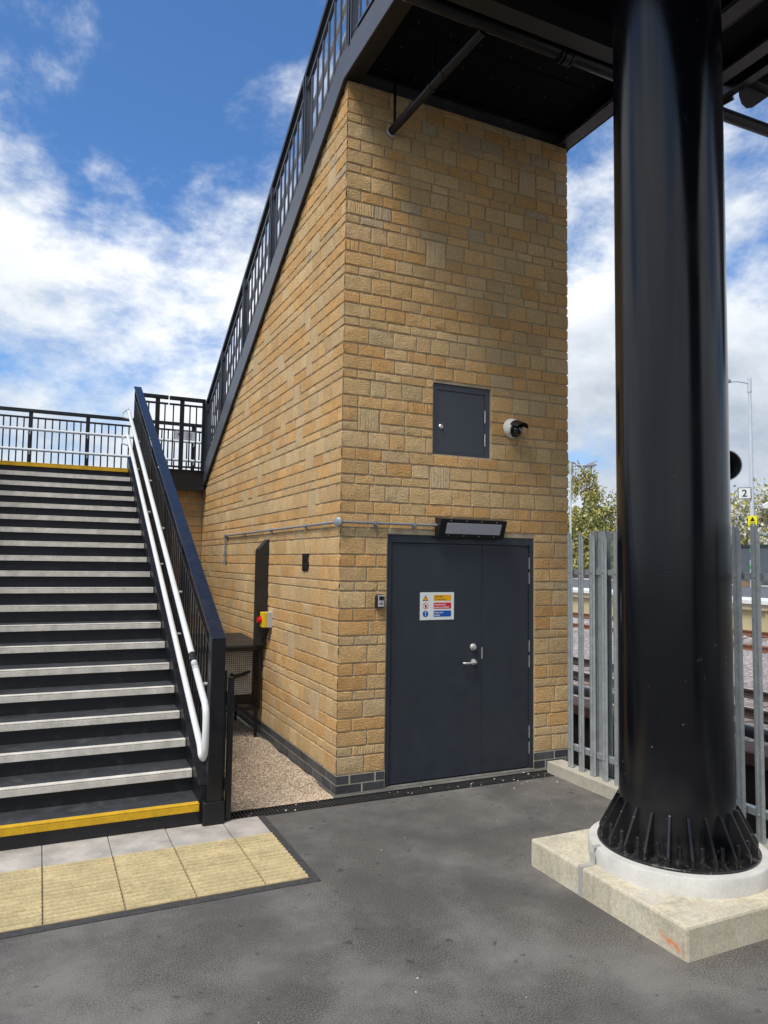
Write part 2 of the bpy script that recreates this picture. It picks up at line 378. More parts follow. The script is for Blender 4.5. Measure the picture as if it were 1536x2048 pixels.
# gravel strip between stair and wall
g = MB()
def bumpy(x, y): return 0.018*noise.noise(Vector((x*3, y*3, 0)))-0.01
grid(g, -0.98, -0.0, -0.075, 5.6, 0.0, 24, 120, f=bumpy)
obj('gravel_path', g, GRAV, kind='structure')
g = MB(); gr = random.Random(3)
pal = [(.70,.56,.40),(.62,.48,.33),(.76,.64,.49),(.50,.38,.26),(.68,.52,.37),(.42,.33,.24),(.74,.60,.44)]
def pebble(mb, x, y, z, r, col, rg):
    a = rg.uniform(0, pi); ca, sa = cos(a), sin(a); q = [rg.uniform(.7, 1.3)*r for _ in range(3)]
    vs = []
    for v in ((1,0,0),(-1,0,0),(0,1,0),(0,-1,0),(0,0,1),(0,0,-1)):
        X, Y, Z = v[0]*q[0]+rg.uniform(-.25,.25)*r, v[1]*q[1]+rg.uniform(-.25,.25)*r, v[2]*q[2]*.75
        vs.append((x+X*ca-Y*sa, y+X*sa+Y*ca, z+Z))
    mb.add(vs, [(0,2,4),(2,1,4),(1,3,4),(3,0,4),(2,0,5),(1,2,5),(3,1,5),(0,3,5)], 0, col)
for k in range(24000):
    y = -0.07+(gr.random()**1.5)*4.2; x = gr.uniform(-0.97, -0.012)
    pebble(g, x, y, bumpy(x, y)+0.004, gr.uniform(.0035, .0078)*(1+y*.12), gr.choice(pal), gr)
obj('gravel', g, GSTONE, label='loose beige gravel between the staircase and the side wall', cat='gravel', kind='stuff')
g = MB()
for k in range(95):
    t = gr.random()
    if t < .45: x, y = gr.gauss(1.75, .35), gr.gauss(-.25, .12)
    elif t < .7: x, y = gr.uniform(-.8, 1.9), gr.gauss(-.16, .05)
    else: x, y = gr.uniform(-1.5, 1.9), gr.uniform(-3.6, -.3)
    if x > 1.93 or (x > .58 and y < -1.68): continue
    pebble(g, x, y, 0.004, gr.uniform(.003, .008)*(.8 if t > .7 else 1), gr.choice([(.62,.58,.5),(.7,.68,.62),(.35,.33,.3)]), gr)
obj('grit', g, GSTONE, label='scattered pale grit on the asphalt by the door and drain', cat='grit', kind='stuff')

# drain channel
t = thing('drain_channel', (0.6, -0.16, 0), 'long black slotted drainage channel set in the asphalt along the foot of the front wall', 'drain')
g = MB(); g.box(-0.88, 2.0, -0.245, -0.07, -0.10, -0.045); g.box(-0.88, 2.0, -0.245, -0.232, -0.05, 0.004); g.box(-0.88, 2.0, -0.088, -0.075, -0.05, 0.004)
obj('channel', g, PLASB, t)
g = MB()
k = 0; x = -0.875
while x < 1.995:
    g.box(x, x+.011, -0.231, -0.089, -0.02, 0.002 if int(k) % 1 == 0 else 0); x += .026; k += 1
g.box(-0.88, 2.0, -0.164, -0.156, -0.02, 0.001)
obj('grating', g, mat('cast_grating', (0.028, 0.028, 0.028), 0.6, var=0.3, vscale=20), t)

# ================================================================ MASONRY
BUFF = [(0.60,0.395,0.185),(0.57,0.385,0.19),(0.62,0.41,0.195),(0.56,0.39,0.205),(0.59,0.42,0.22)]
ORNG = [(0.60,0.37,0.155),(0.63,0.385,0.165),(0.57,0.345,0.145),(0.59,0.38,0.175)]
PALE = [(0.60,0.43,0.225),(0.57,0.415,0.22),(0.62,0.455,0.25),(0.57,0.405,0.205),(0.55,0.415,0.24)]
PINK = [(0.62,0.44,0.245),(0.60,0.43,0.245),(0.58,0.43,0.25)]
def pick(cl, rg, z):
    r = rg.random()
    if z > 4.6 and r < .08: return (0.52, 0.40, 0.25)
    src = {'T': PALE if r < .5 else BUFF, 'S': PALE if r < .45 else BUFF, 'M': BUFF if r < .6 else ORNG, 'm': ORNG if r < .7 else BUFF}[cl]
    if r > .965: src = PINK
    c = rg.choice(src); k = rg.uniform(.92, 1.07)
    return (c[0]*k*1.09, c[1]*k*1.05, c[2]*k*.99)
def hn(p, q): return noise.noise(Vector((p*22, q*30, 3.3)))*0.0060+noise.noise(Vector((p*60, q*75, 9.1)))*0.0048
def patch(mb, P, U, N, u0, u1, z0, z1, col, rib, cell=0.022, openL=False, openR=False, seed=0.0):
    """rock-faced block face: P origin, U along wall, N outward"""
    nu = max(4, int((u1-u0)/cell)); nz = max(4, int((z1-z0)/cell))
    us = [u0, u0+.004]+[u0+.004+(u1-u0-.008)*i/(nu-2) for i in range(1, nu-2)]+[u1-.004, u1]
    zs = [z0, z0+.004]+[z0+.004+(z1-z0-.008)*i/(nz-2) for i in range(1, nz-2)]+[z1-.004, z1]
    vs = []
    for j, z in enumerate(zs):
        for i, u in enumerate(us):
            eL = 1.0 if openL else min(1, (u-u0)/.006); eR = 1.0 if openR else min(1, (u1-u)/.006)
            ed = min(eL, eR, min(1, (z-z0)/.006), min(1, (z1-z)/.006)); ed = max(0, ed)**.5
            amp = .35 if rib else 1.0
            d = ed*0.011+(hn(u+seed, z)*amp if ed > 0 else 0)
            # roughen the outline a little
            du = 0 if (openL and i == 0) or (openR and i == len(us)-1) else noise.noise(Vector((u*40+seed, z*40, 1)))*0.0016
            dz = noise.noise(Vector((u*40+seed, z*40, 7)))*0.0018
            vs.append(P+U*(u+du)+Vector((0, 0, z+dz))+N*(d-0.007))
    n = len(us); fs = []
    flip = U.cross(Vector((0, 0, 1))).dot(N) < 0
    for j in range(len(zs)-1):
        for i in range(n-1):
            q = (j*n+i, j*n+i+1, (j+1)*n+i+1, (j+1)*n+i)
            fs.append(q[::-1] if flip else q)
    mb.add(vs, fs, 0, col, rib)
JT = 0.0105
# course list from the plinth up
courses = []; z = 0.147; pat = [('T', .1427), ('S', .0773), ('M', .119), ('m', .1015)]; k = 0
while z < TH-0.02:
    c, h = pat[k % 4]; courses.append((c, z, min(z+h, TH+.0))); z += h; k += 1
def wall_faces(mb, P, U, N, L, openings, rg, zmax=lambda u: 99, corner=True, cell=0.022, startL=None, seed=0.0, jump=0.05, courses=courses):
    taken = []         # tall blocks that span two courses
    for ci, (cl, z0, z1) in enumerate(courses):
        u = startL(ci) if startL else 0.0
        first = True
        while u < L-0.005:
            w = {'T': rg.uniform(.14, .235), 'S': rg.uniform(.16, .28), 'M': rg.uniform(.14, .25), 'm': rg.uniform(.16, .27)}[cl]
            if first and corner: w = {'T': .24, 'S': .13, 'M': .25, 'm': .13}[cl]*rg.uniform(.93, 1.07)
            if L-(u+w) < 0.10: w = L-u
            ue = min(L, u+w)
            # fit openings
            bl = False
            for (a, b, c, d) in openings:
                if z0 < d-.02 and z1 > c+.02:
                    if u < a and ue > a-.07: ue = a
                    elif u >= a-.001 and u < b: u = b; bl = True; break
            if bl: first = False; continue
            tall = False
            if (not first) and ci+1 < len(courses) and cl in ('S', 'm') and rg.random() < jump and ue < L-.2 and ue-u > .12:
                z2 = courses[ci+1][2]; tall = True
                for (a, b, c, d) in openings:
                    if z0 < d+.05 and z2 > c-.05 and u < b+.1 and ue > a-.1: tall = False
            hit = None
            for (a, b, cc) in taken:
                if cc == ci and u < b and ue > a:
                    hit = (a, b)
            if hit:
                if u >= hit[0]-.001: u = hit[1]; first = False; continue
                ue = hit[0]; tall = False
                if ue-u < .03: u = hit[1]; continue
            zt = courses[ci+1][2] if tall else z1
            if tall:
                ue = min(ue, u+.20); taken.append((u, ue, ci+1))
            if z0 < zmax(ue)+.0:
                rib = 1.0 if (tall or (z0 > 4.4 and rg.random() < .12) or rg.random() < .015) else 0.0
                col = rg.choice(PINK+PALE[:2]) if tall else pick(cl, rg, z0)
                op = first and corner
                # trim by openings that clip this block vertically
                za, zb = z0+JT/2, zt-JT/2
                for (a, b, c, d) in openings:
                    if u < b and ue > a:
                        if z0 < c < zt: zb = c-.003
                        if z0 < d < zt: za = d+.003
                if zb-za > .02:
                    patch(mb, P, U, N, u+(0 if op else JT/2), ue-(JT/2 if ue < L-.001 else 0), za, zb, col, rib, cell, op, (ue >= L-.001), seed)
            u = ue; first = False
tower = thing('stair_tower', (TW/2, 0, 0), 'tall buff stone tower with a grey double door carrying the upper stair flight', 'building')
g = MB(); rg = random.Random(11)
X, Y = Vector((1,0,0)), Vector((0,1,0)); O0 = Vector((0,0,0))
wall_faces(g, O0, X, -Y, TW, [DOOR, HATCH], rg)
# side wall (facing -x): top is cut by the climbing stringer
zline = lambda y: 5.93-0.55*y+0.20
rg = random.Random(23)
SIDEC = {'T': .105, 'S': .26, 'M': .105, 'm': .24}
def wall_side(mb):
    wall_faces(mb, O0, Y, -X, TD, [], rg, zmax=lambda u: zline(u)+.1, cell=0.028, seed=50., jump=.06)
_w = wall_faces
# corner returns: same colours course by course come from independent picks, sizes alternate with the front
def side_courses():
    taken = []
    for ci, (cl, z0, z1) in enumerate(courses):
        u = 0.0; first = True
        while u < TD-.005:
            w = {'T': rg.uniform(.13, .24), 'S': rg.uniform(.15, .29), 'M': rg.uniform(.13, .26), 'm': rg.uniform(.14, .27)}[cl]
            if first: w = SIDEC[cl]
            ue = min(TD, u+w)
            if TD-ue < .08: ue = TD
            hit = [t_ for t_ in taken if t_[2] == ci and u < t_[1] and ue > t_[0]]
            if hit:
                if u >= hit[0][0]-.001: u = hit[0][1]; continue
                ue = hit[0][0]
                if ue-u < .03: u = hit[0][1]; continue
            tall = (not first) and not hit and cl in ('S', 'm') and ci+1 < len(courses) and rg.random() < .055
            zt = courses[ci+1][2] if tall else z1
            if tall: ue = min(ue, u+.21); taken.append((u, ue, ci+1))
            if z0 < zline(u)-.02:
                col = rg.choice(PINK+PALE[:2]) if tall else pick(cl, rg, z0)
                patch(g, O0, Y, -X, u+(0 if first else JT/2), ue-JT/2, z0+JT/2, zt-JT/2, col, 1.0 if tall else 0.0, .026, first, False, 50.)
            u = ue; first = False
side_courses()
# rear return wall under the landing and the far side of the tower
rg = random.Random(5)
low = [c for c in courses if c[1] < 2.85]
_w(g, Vector((-3.1, TD, 0)), X, -Y, 3.1-.01, [], rg, corner=False, cell=.04, seed=90., courses=low)
_w(g, Vector((TW, 0, 0)), Y, X, TD, [], rg, cell=.05, seed=120., courses=[c for c in courses if c[1] < 5.8])
stone = obj('stone_wall', g, STONE, tower, smooth=True)
# mortar body
g = MB(); R0 = 0.006
def core(mb, x0, x1, z0, z1): mb.box(x0, x1, R0, 0.14, z0, z1)
core(g, R0, DOOR[0]+.002, 0, TH); core(g, DOOR[1]-.002, TW-R0, 0, TH)
core(g, DOOR[0]+.002, DOOR[1]-.002, DOOR[3]-.002, HATCH[2]); core(g, DOOR[0]+.002, HATCH[0]+.002, HATCH[2], HATCH[3]); core(g, HATCH[1]-.002, DOOR[1]-.002, HATCH[2], HATCH[3])
core(g, DOOR[0]+.002, DOOR[1]-.002, HATCH[3], TH)
yb = (TH-(2.86))/0.55
g.prism([(R0, .14, 0), (R0, TD, 0), (R0, TD, 2.95), (R0, .25, TH-.01), (R0, .14, TH-.01)], (TW-2*R0, 0, 0))
g.box(-3.1, R0-.001, TD+R0, TD+.3, 0, 2.86)
obj('mortar', g, MORTAR, tower)
# blue brick plinth
g = MB(); gp = MB(); rg = random.Random(9)
BLU = [(0.050,0.054,0.060),(0.065,0.068,0.074),(0.045,0.047,0.052),(0.078,0.078,0.080)]
def plinth(P, U, N, L, offs, skip=None):
    for j in range(2):
        u = -offs[j]
        while u < L:
            a, b = max(0, u), min(L, u+.2215)
            if skip and a < skip[1] and b > skip[0]:
                if a < skip[0]: b = skip[0]
                elif b > skip[1]: a = skip[1]
                else: a = b
            if b-a > .02:
                q0 = P+U*(a+(.0 if a == 0 else .005))+Vector((0, 0, j*.0735+.005)); q1 = U*(b-a-(.005 if a == 0 else .010))
                vs = []
                for dz in (0, .063):
                    for dn in (0.0, -.05):
                        vs += [q0+N*(.003+dn)+Vector((0, 0, dz)), q0+q1+N*(.003+dn)+Vector((0, 0, dz))]
                g.add(vs, [(0,1,5,4),(1,3,7,5),(3,2,6,7),(2,0,4,6),(4,5,7,6),(0,2,3,1)], 0, (lambda kk: tuple(c*kk for c in rg.choice(BLU)))(rg.uniform(.75, 1.2)))
            u += .2255
for args in ((O0, X, -Y, DOOR[0], (0.0, .11)), (Vector((DOOR[1], 0, 0)), X, -Y, TW-DOOR[1], (.10, .0)), (O0, Y, -X, TD, (.115, 0.0)), (Vector((-3.1, TD, 0)), X, -Y, 3.1, (.1, 0.0))):
    g = MB(); plinth(*args); obj('plinth', g, BLUEB, tower, bevel=.0015)
g = MB(); g.box(R0-.004, DOOR[0], R0-.006, .05, 0, .147); g.box(DOOR[1], TW-.003, R0-.006, .05, 0, .147); g.box(R0-.0045, .05, R0+.02, TD-.01, 0, .147)
g.box(-3.1, -.001, TD-.001, TD+.02, 0, .147)
obj('plinth_mortar', g, MORTARG, tower)
g = MB(); g.box(DOOR[0]+.01, DOOR[1]-.01, -.006, .12, -.03, .008)
obj('doorstep', g, mat('worn_sill', (.16,.155,.14), .9, var=.3, vscale=14), tower, bevel=.003)
# door frame + leaves
g = MB(); dx0, dx1, dz1 = DOOR[0], DOOR[1], DOOR[3]
for (a, b, c, d) in ((dx0+.001, dx0+.042, .012, dz1-.003), (dx1-.042, dx1-.001, .012, dz1-.003), (dx0+.043, dx1-.043, dz1-.070, dz1-.003)):
    g.box(a, b, .012, .11, c, d)
for (a, b, c, d) in ((dx0+.042, dx0+.052, .012, dz1-.07), (dx1-.052, dx1-.042, .012, dz1-.07)): g.box(a, b, .034, .11, c, d)
g.box(dx0+.043, dx1-.043, .034, .11, dz1-.082, dz1-.071)
obj('door_frame', g, DOORM, tower, bevel=.0015)
xm = 1.378
def leaf(a, b):
    q = MB(); q.box(a, b, .026, .075, .020, dz1-.0745)
    return obj('door_leaf', q, DOORM, tower, bevel=.0012)
lf1 = leaf(dx0+.0445, xm-.0015); lf2 = leaf(xm+.0015, dx1-.0445)
def hinge(par, x, z0, z1, nm='hinge', y=.020):
    q = MB(); q.tube([(x, y, z0), (x, y, z1)], .0055, 10); obj(nm, q, STEEL, par, smooth=True)
for (a, b) in ((1.806,1.911),(1.677,1.786),(1.053,1.16),(.918,1.02),(.288,.397),(.143,.26)): hinge(lf1, dx0+.038, a, b)
for (a, b) in ((1.806,1.912),(1.669,1.774),(1.05,1.154),(.911,1.019),(.279,.386),(.137,.243)): hinge(lf2, dx1-.040, a, b)
q = MB(); q.box(xm-.004, xm+.004, .020, .03, 1.009, 1.109); obj('latch_plate', q, STEEL, lf2)
q = MB(); q.lathe([(.031, 0), (.031, .007), (.024, .013), (.021, .026), (.019, .030), (.008, .031)], (1.286, .026, 1.115), (0, -1, 0), 28)
q.box(1.284, 1.288, -.007, -.004, 1.108, 1.124)
obj('deadlock', q, STEEL, lf1, smooth=True)
q = MB(); q.lathe([(.026, 0), (.026, .008), (.013, .010), (.0115, .045)], (1.290, .026, .985), (0, -1, 0), 24)
q.tube([(1.290, -.019, .985), (1.27, -.029, .985), (1.245, -.031, .984), (1.19, -.031, .983), (1.172, -.026, .983), (1.165, -.012, .983)], .0095, 12)
obj('handle', q, STEEL, lf1, smooth=True)
# access hatch
hx0, hx1, hz0, hz1 = HATCH
g = MB()
for (a, b, c, d) in ((hx0+.004, hx0+.045, hz0+.004, hz1-.006), (hx1-.055, hx1-.004, hz0+.004, hz1-.006), (hx0+.045, hx1-.055, hz1-.056, hz1-.006), (hx0+.045, hx1-.055, hz0+.004, hz0+.022)):
    g.box(a, b, .018, .09, c, d)
hf = obj('hatch_frame', g, HATCHM, tower, bevel=.0015)
g = MB(); g.box(hx0+.047, hx1-.057, .024, .07, hz0+.024, hz1-.058)
hd = obj('hatch_door', g, HATCHM, tower, bevel=.001)
for (a, b) in ((3.127, 3.235), (2.915, 3.02)): hinge(hd, hx1-.056, a-.01, b-.005, y=.014)
q = MB(); q.lathe([(.021, 0), (.021, .010), (.015, .016), (.010, .013)], (.938, .024, 3.047), (0, -1, 0), 24); q.box(.936, .940, .006, .009, 3.040, 3.055)
obj('lock', q, STEEL, hd, smooth=True)

# ---------------- things on the front wall
t = thing('warning_sign', (.92, .026, 1.36), 'white three-line safety sign reading DANGER Lift machinery on the grey door', 'sign')
SY = .0225
q = MB(); q.box(.752, 1.087, SY, .0258, 1.360, 1.596); obj('panel', q, SIGNW, t, bevel=.001)
def bar(nm, z0, z1, m):
    q = MB(); pts = []; r = .006; x0, x1 = .884, 1.058
    for (cx_, cz_, a0) in ((x1-r, z1-r, 0), (x0+r, z1-r, 90), (x0+r, z0+r, 180), (x1-r, z0+r, 270)):
        for k in range(4): a = radians(a0+k*30); pts.append((cx_+r*cos(a), SY-.0006, cz_+r*sin(a)))
    q.prism(pts[::-1], (0, .0004, 0)); obj(nm, q, m, t)
bar('amber_bar', 1.523, 1.575, SIGNY); bar('red_bar', 1.455, 1.508, SIGNR); bar('blue_bar', 1.387, 1.440, SIGNB)
q = MB(); TY = SY-.0012
textmb(q, 'DANGER', .021, (.891, TY, 1.553), X, (0,0,1)); textmb(q, 'Lift machinery', .0205, (.891, TY, 1.531), X, (0,0,1))
obj('lettering', q, INK, t)
for pair in ((('Unauthorised', 1.485), ('access prohibited', 1.463)), (('Keep door', 1.417), ('locked', 1.395))):
    q = MB()
    for s_, zt in pair: textmb(q, s_, .0205, (.891, TY, zt), X, (0,0,1), bold=True)
    obj('lettering', q, MARKW, t)
xc = .805
def disc(mb, cx_, cz_, r, y, m=0, n=28): mb.prism([(cx_+r*cos(-2*pi*i/n), y, cz_+r*sin(-2*pi*i/n)) for i in range(n)], (0, .0003, 0), m)
q = MB()
q.prism([(xc-.029, SY-.0006, 1.524), (xc, SY-.0006, 1.573), (xc+.029, SY-.0006, 1.524)], (0, .0003, 0), 0)
q.prism([(xc-.021, SY-.0011, 1.5285), (xc, SY-.0011, 1.564), (xc+.021, SY-.0011, 1.5285)], (0, .0003, 0), 1)
q.prism([(xc-.0025, SY-.0016, 1.557), (xc+.0025, SY-.0016, 1.557), (xc+.001, SY-.0016, 1.539), (xc-.001, SY-.0016, 1.539)], (0, .0003, 0), 0)
disc(q, xc, 1.534, .002, SY-.0016, 0)
obj('hazard_triangle', q, [INK, SIGNY], t)
q = MB(); disc(q, xc, 1.481, .0275, SY-.0006, 0); disc(q, xc, 1.481, .0225, SY-.0010, 1)
q.prism([(xc-.006, SY-.0014, 1.466), (xc-.009, SY-.0014, 1.484), (xc-.005, SY-.0014, 1.492), (xc+.008, SY-.0014, 1.491), (xc+.011, SY-.0014, 1.478), (xc+.006, SY-.0014, 1.465)], (0, .0003, 0), 2)
q.prism([(xc-.017, SY-.0018, 1.499), (xc-.014, SY-.0018, 1.502), (xc+.017, SY-.0018, 1.463), (xc+.014, SY-.0018, 1.460)], (0, .0003, 0), 0)
obj('prohibition_mark', q, [SIGNR, MARKW, INK], t)
q = MB(); disc(q, xc, 1.413, .0275, SY-.0006, 0)
q.prism([(xc-.004, SY-.0010, 1.434), (xc+.004, SY-.0010, 1.434), (xc+.0022, SY-.0010, 1.408), (xc-.0022, SY-.0010, 1.408)], (0, .0003, 0), 1); disc(q, xc, 1.398, .0042, SY-.0010, 1)
obj('mandatory_mark', q, [SIGNB, MARKW], t)

t = thing('key_safe', (.35, 0, 1.475), 'small black and silver key safe on the stone left of the door', 'key safe')
q = MB(); pts = [(.312, 0, 1.480), (.312, 0, 1.565), (.325, 0, 1.584), (.375, 0, 1.586), (.388, 0, 1.570), (.388, 0, 1.480), (.38, 0, 1.474), (.32, 0, 1.474)]
q.prism(pts, (0, -.042, 0)); obj('body', q, PLASB, t, bevel=.006, seg=3)
q = MB(); q.box(.326, .382, -.048, -.040, 1.482, 1.577); obj('face_plate', q, PLASG, t, bevel=.004, seg=3)
q = MB(); q.box(.333, .376, -.052, -.045, 1.540, 1.570); obj('dial_window', q, PLASB, t, bevel=.003)
q = MB(); textmb(q, 'LMR', .020, (.334, -.0488, 1.503), X, (0,0,1), bold=True); obj('lettering', q, INK, t)

t = thing('security_camera', (1.655, 0, 3.09), 'white domed security camera with a black visor high on the stone wall', 'camera')
ax = Vector((0.18, -0.93, -0.32)).normalized(); c0 = Vector((1.665, .0, 3.095))
q = MB(); q.lathe([(.086, -.02), (.088, .02), (.089, .035), (.086, .058), (.080, .070), (.074, .072)], c0, ax, 40); obj('housing', q, PLASW, t, smooth=True)
q = MB(); q.lathe([(.074, .074), (.072, .080), (.060, .082)], c0, ax, 36); obj('face_ring', q, PLASB, t, smooth=True)
q = MB(); q.lathe([(.052*cos(a*pi/2/8), .078+.052*sin(a*pi/2/8)) for a in range(9)], c0, ax, 32); obj('dome', q, GLASSB, t, smooth=True)
q = MB(); side = ax.cross(Vector((0,0,1))).normalized(); up_ = side.cross(ax).normalized(); n_ = 15; vv = []
for (rr, hh) in ((.088, .055), (.080, .145), (.076, .144), (.084, .055)):
    for k in range(n_):
        a = radians(25+130*k/(n_-1)); vv.append(c0+ax*(hh+(.018*sin(pi*k/(n_-1)) if hh > .1 else 0))+side*rr*cos(a)+up_*rr*sin(a))
q.add(vv, [(j*n_+i, j*n_+i+1, ((j+1) % 4)*n_+i+1, ((j+1) % 4)*n_+i) for j in range(4) for i in range(n_-1)]+[(0, n_, 2*n_, 3*n_), (n_-1, 4*n_-1, 3*n_-1, 2*n_-1)])
obj('visor', q, PLASB, t, smooth=True)
q = MB()
for a in (60, 200, 250, 330, 140):
    a = radians(a); p = c0+side*.083*cos(a)+up_*.083*sin(a); q.lathe([(.004, .066), (.004, .072)], p, ax, 8); obj('screw', q, INK, t); q = MB()

t = thing('floodlight', (1.2, 0, 2.07), 'black wedge-shaped bulkhead floodlight with a frosted lens above the double door', 'light')
fx0, fx1 = .877, 1.552
q = MB(); q.prism([(fx0, .0, 2.243), (fx0, -.115, 2.228), (fx0, -.052, 2.070), (fx0, .0, 2.070)][::-1], (fx1-fx0, 0, 0)); obj('housing', q, PLASB, t, bevel=.003)
A = Vector((0, -.115, 2.228)); B = Vector((0, -.052, 2.070)); dn = (B-A).normalized(); nn = Vector((0, dn.z, -dn.y)); nn = nn if nn.y < 0 else -nn
def onf(x, s_, o): return Vector((x, 0, 0))+A+dn*s_+nn*o
q = MB(); vs = [onf(fx0+.065, .035, .002), onf(fx1-.055, .035, .002), onf(fx1-.055, .132, .002), onf(fx0+.065, .132, .002)]
q.prism(vs, nn*.004); obj('lens', q, LENS, t, bevel=.001)
q = MB()
for k in range(4):
    for s_ in (.016, .152):
        q.lathe([(.005, 0), (.004, .003)], onf(fx0+.1+k*.155, s_, 0), nn, 8); obj('screw', q, STEEL, t); q = MB()

t = thing('conduit', (0, 0, 2.16), 'grey galvanised conduit pipe wrapping round the corner of the tower', 'conduit')
q = MB(); q.tube([(.0, -.030, 2.172), (.86, -.030, 2.172)], .0105, 12); q.tube([(-.030, .0, 2.170), (-.030, 1.6, 2.168), (-.030, 3.93, 2.163)], .0105, 12)
q.tube([(-.030, 3.95, 2.16), (-.030, 3.95, 1.82)], .0105, 12); obj('pipe', q, CONDM, t, smooth=True)
q = MB(); q.lathe([(.034, 0), (.036, .003), (.036, .024), (.030, .028)], (-.024, -.024, 2.171), Vector((-1, -1, 0)), 24); obj('junction_box', q, CONDM, t, smooth=True)
q = MB(); q.tube([(-.03, 3.95, 2.18), (-.03, 3.95, 2.12)], .019, 12); q.tube([(-.03, 3.89, 2.163), (-.03, 3.95, 2.163)], .019, 12); obj('elbow', q, CONDM, t, smooth=True)
q = MB(); q.tube([(-.03, 3.95, 1.79), (-.03, 3.95, 1.85)], .019, 12); obj('end_cap', q, CONDM, t, smooth=True)
q = MB(); q.tube([(.845, -.03, 2.172), (.877, -.03, 2.172)], .016, 12); obj('gland', q, CONDM, t, smooth=True)
for p in ((.30, -.012, 2.172, 0), (.66, -.012, 2.172, 0), (-.012, .8, 2.169, 1), (-.012, 1.9, 2.167, 1), (-.012, 3.0, 2.165, 1), (-.012, 3.95, 1.95, 1)):
    q = MB(); x, y, z, k = p
    if k: q.box(-.042, -.0, y-.012, y+.012, z-.018, z+.018); q.box(-.02, 0, y-.012, y+.012, z-.035, z-.015)
    else: q.box(x-.012, x+.012, -.042, -.0, z-.018, z+.018); q.box(x-.012, x+.012, -.02, 0, z-.035, z-.015)
    obj('pipe_clip', q, CONDM, t, bevel=.003)

# ---------------- things on the side wall
t = thing('wall_socket', (0, .83, 1.76), 'small upright black bracket recessed in the side wall near the corner', 'bracket')
q = MB(); q.box(-.014, .0, .750, .905, 1.760, 1.920); obj('back_plate', q, PLASB, t, bevel=.002)
q = MB(); q.box(-.020, -.012, .765, .890, 1.772, 1.832); q.box(-.020, -.012, .765, .890, 1.848, 1.908); obj('clip', q, PLASB, t, bevel=.004)
t = thing('cable_duct', (0, 2.15, .96), 'tall black metal cable duct with a slanted top standing against the side wall', 'duct')
q = MB(); q.prism([(-.115, 2.02, .96), (0, 2.02, .96), (0, 2.02, 2.075), (-.02, 2.02, 2.075), (-.115, 2.02, 1.965)], (0, .13, 0)); obj('casing', q, mat('duct_black', (.016, .015, .014), .4, dust=.08), t, bevel=.004)
q = MB(); q.box(-.119, -.1145, 2.03, 2.14, .98, 1.94); obj('cover', q, mat('duct_cover', (.022, .021, .02), .4), t, bevel=.001)
t = thing('isolator_switch', (0, 1.9, 1.16), 'yellow and grey isolator switch with a red rotary knob on the side wall', 'switch')
q = MB(); q.box(-.055, .0, 1.85, 1.955, 1.160, 1.318); obj('base', q, PLASG, t, bevel=.004)
q = MB(); q.box(-.105, -.056, 1.85, 1.955, 1.160, 1.318); obj('cover', q, PLASY, t, bevel=.008, seg=3)
q = MB(); q.lathe([(.036, .0), (.036, .010), (.026, .014), (.026, .030), (.020, .034)], (-.104, 1.902, 1.240), (-1, 0, 0), 24); q.box(-.15, -.125, 1.894, 1.910, 1.212, 1.268); obj('knob', q, PLASR, t, smooth=True)
q = MB(); q.tube([(-.03, 1.9, 1.165), (-.03, 1.9, 1.12), (-.035, 1.93, 1.07), (-.05, 2.02, 1.02), (-.07, 2.10, .985)], .008, 8); q.tube([(-.05, 1.91, 1.165), (-.05, 1.91, 1.13), (-.05, 1.95, 1.06), (-.06, 2.05, 1.00), (-.08, 2.12, .98)], .007, 8); obj('cable', q, CABLE, t, smooth=True)

# equipment cage
cx0, cx1, cy0, cy1, cz0, cz1 = -.74, -.045, 2.14, 3.05, .29, .945
t = thing('equipment_cage', (-.35, 2.6, 0), 'black wire mesh cage on legs beside the side wall behind the stair newel', 'cage')
fr = MB()
for x in (cx0, cx1):
    for y in (cy0, cy1): fr.beam((x, y, cz0), (x, y, cz1-.03), .03, .03, (0, 1, 0))
for z in (cz0, cz1-.03):
    for y in (cy0, cy1): fr.beam((cx0, y, z), (cx1, y, z), .03, .03)
    for x in (cx0, cx1): fr.beam((x, cy0, z), (x, cy1, z), .028, .028)
obj('frame', fr, BLACK, t)
q = MB(); q.box(cx0-.03, cx1+.03, cy0-.03, cy1+.03, cz1-.01, cz1+.012); q.prism([(cx0-.03, cy0-.03, cz1+.012), (cx1+.03, cy0-.03, cz1+.012), (cx1+.03, cy1+.03, cz1+.05), (cx0-.03, cy1+.03, cz1+.05)], (0, 0, .002)); obj('lid', q, mat('lid_grey', (.022, .022, .022), .45, var=.3, vscale=5, dust=.1), t, bevel=.002)
q = MB(); x = cx0+.02
while x < cx1: q.box(x-.0018, x+.0018, cy0-.004, cy0, cz0, cz1-.03); x += .022
z = cz0+.02
while z < cz1-.03: q.box(cx0, cx1, cy0-.007, cy0-.004, z-.0018, z+.0018); z += .022
obj('wire_mesh', q, BLACK, t)
q = MB(); y = cy0+.02
while y < cy1: q.box(cx0-.003, cx0, y-.0016, y+.0016, cz0, cz1-.03); y += .022
z = cz0+.02
while z < cz1-.03: q.box(cx0-.006, cx0-.003, cy0, cy1, z-.0016, z+.0016); z += .022
obj('wire_mesh', q, BLACK, t)
for x in (cx0+.02, cx1-.02):
    for y in (cy0+.02, cy1-.02):
        q = MB(); q.box(x-.014, x+.014, y-.014, y+.014, -.01, cz0-.014); obj('leg', q, BLACK, t)
t = thing('control_unit', (-.35, 2.7, .30), 'pale beige machine unit with a black hose inside the wire cage', 'machine')
q = MB(); q.box(-.72, -.095, 2.20, 2.9, .425, .895); obj('cabinet', q, UNIT, t, bevel=.02, seg=3)
q = MB(); q.box(-.70, -.10, 2.22, 2.95, .325, .42); obj('base', q, PLASB, t, bevel=.01)
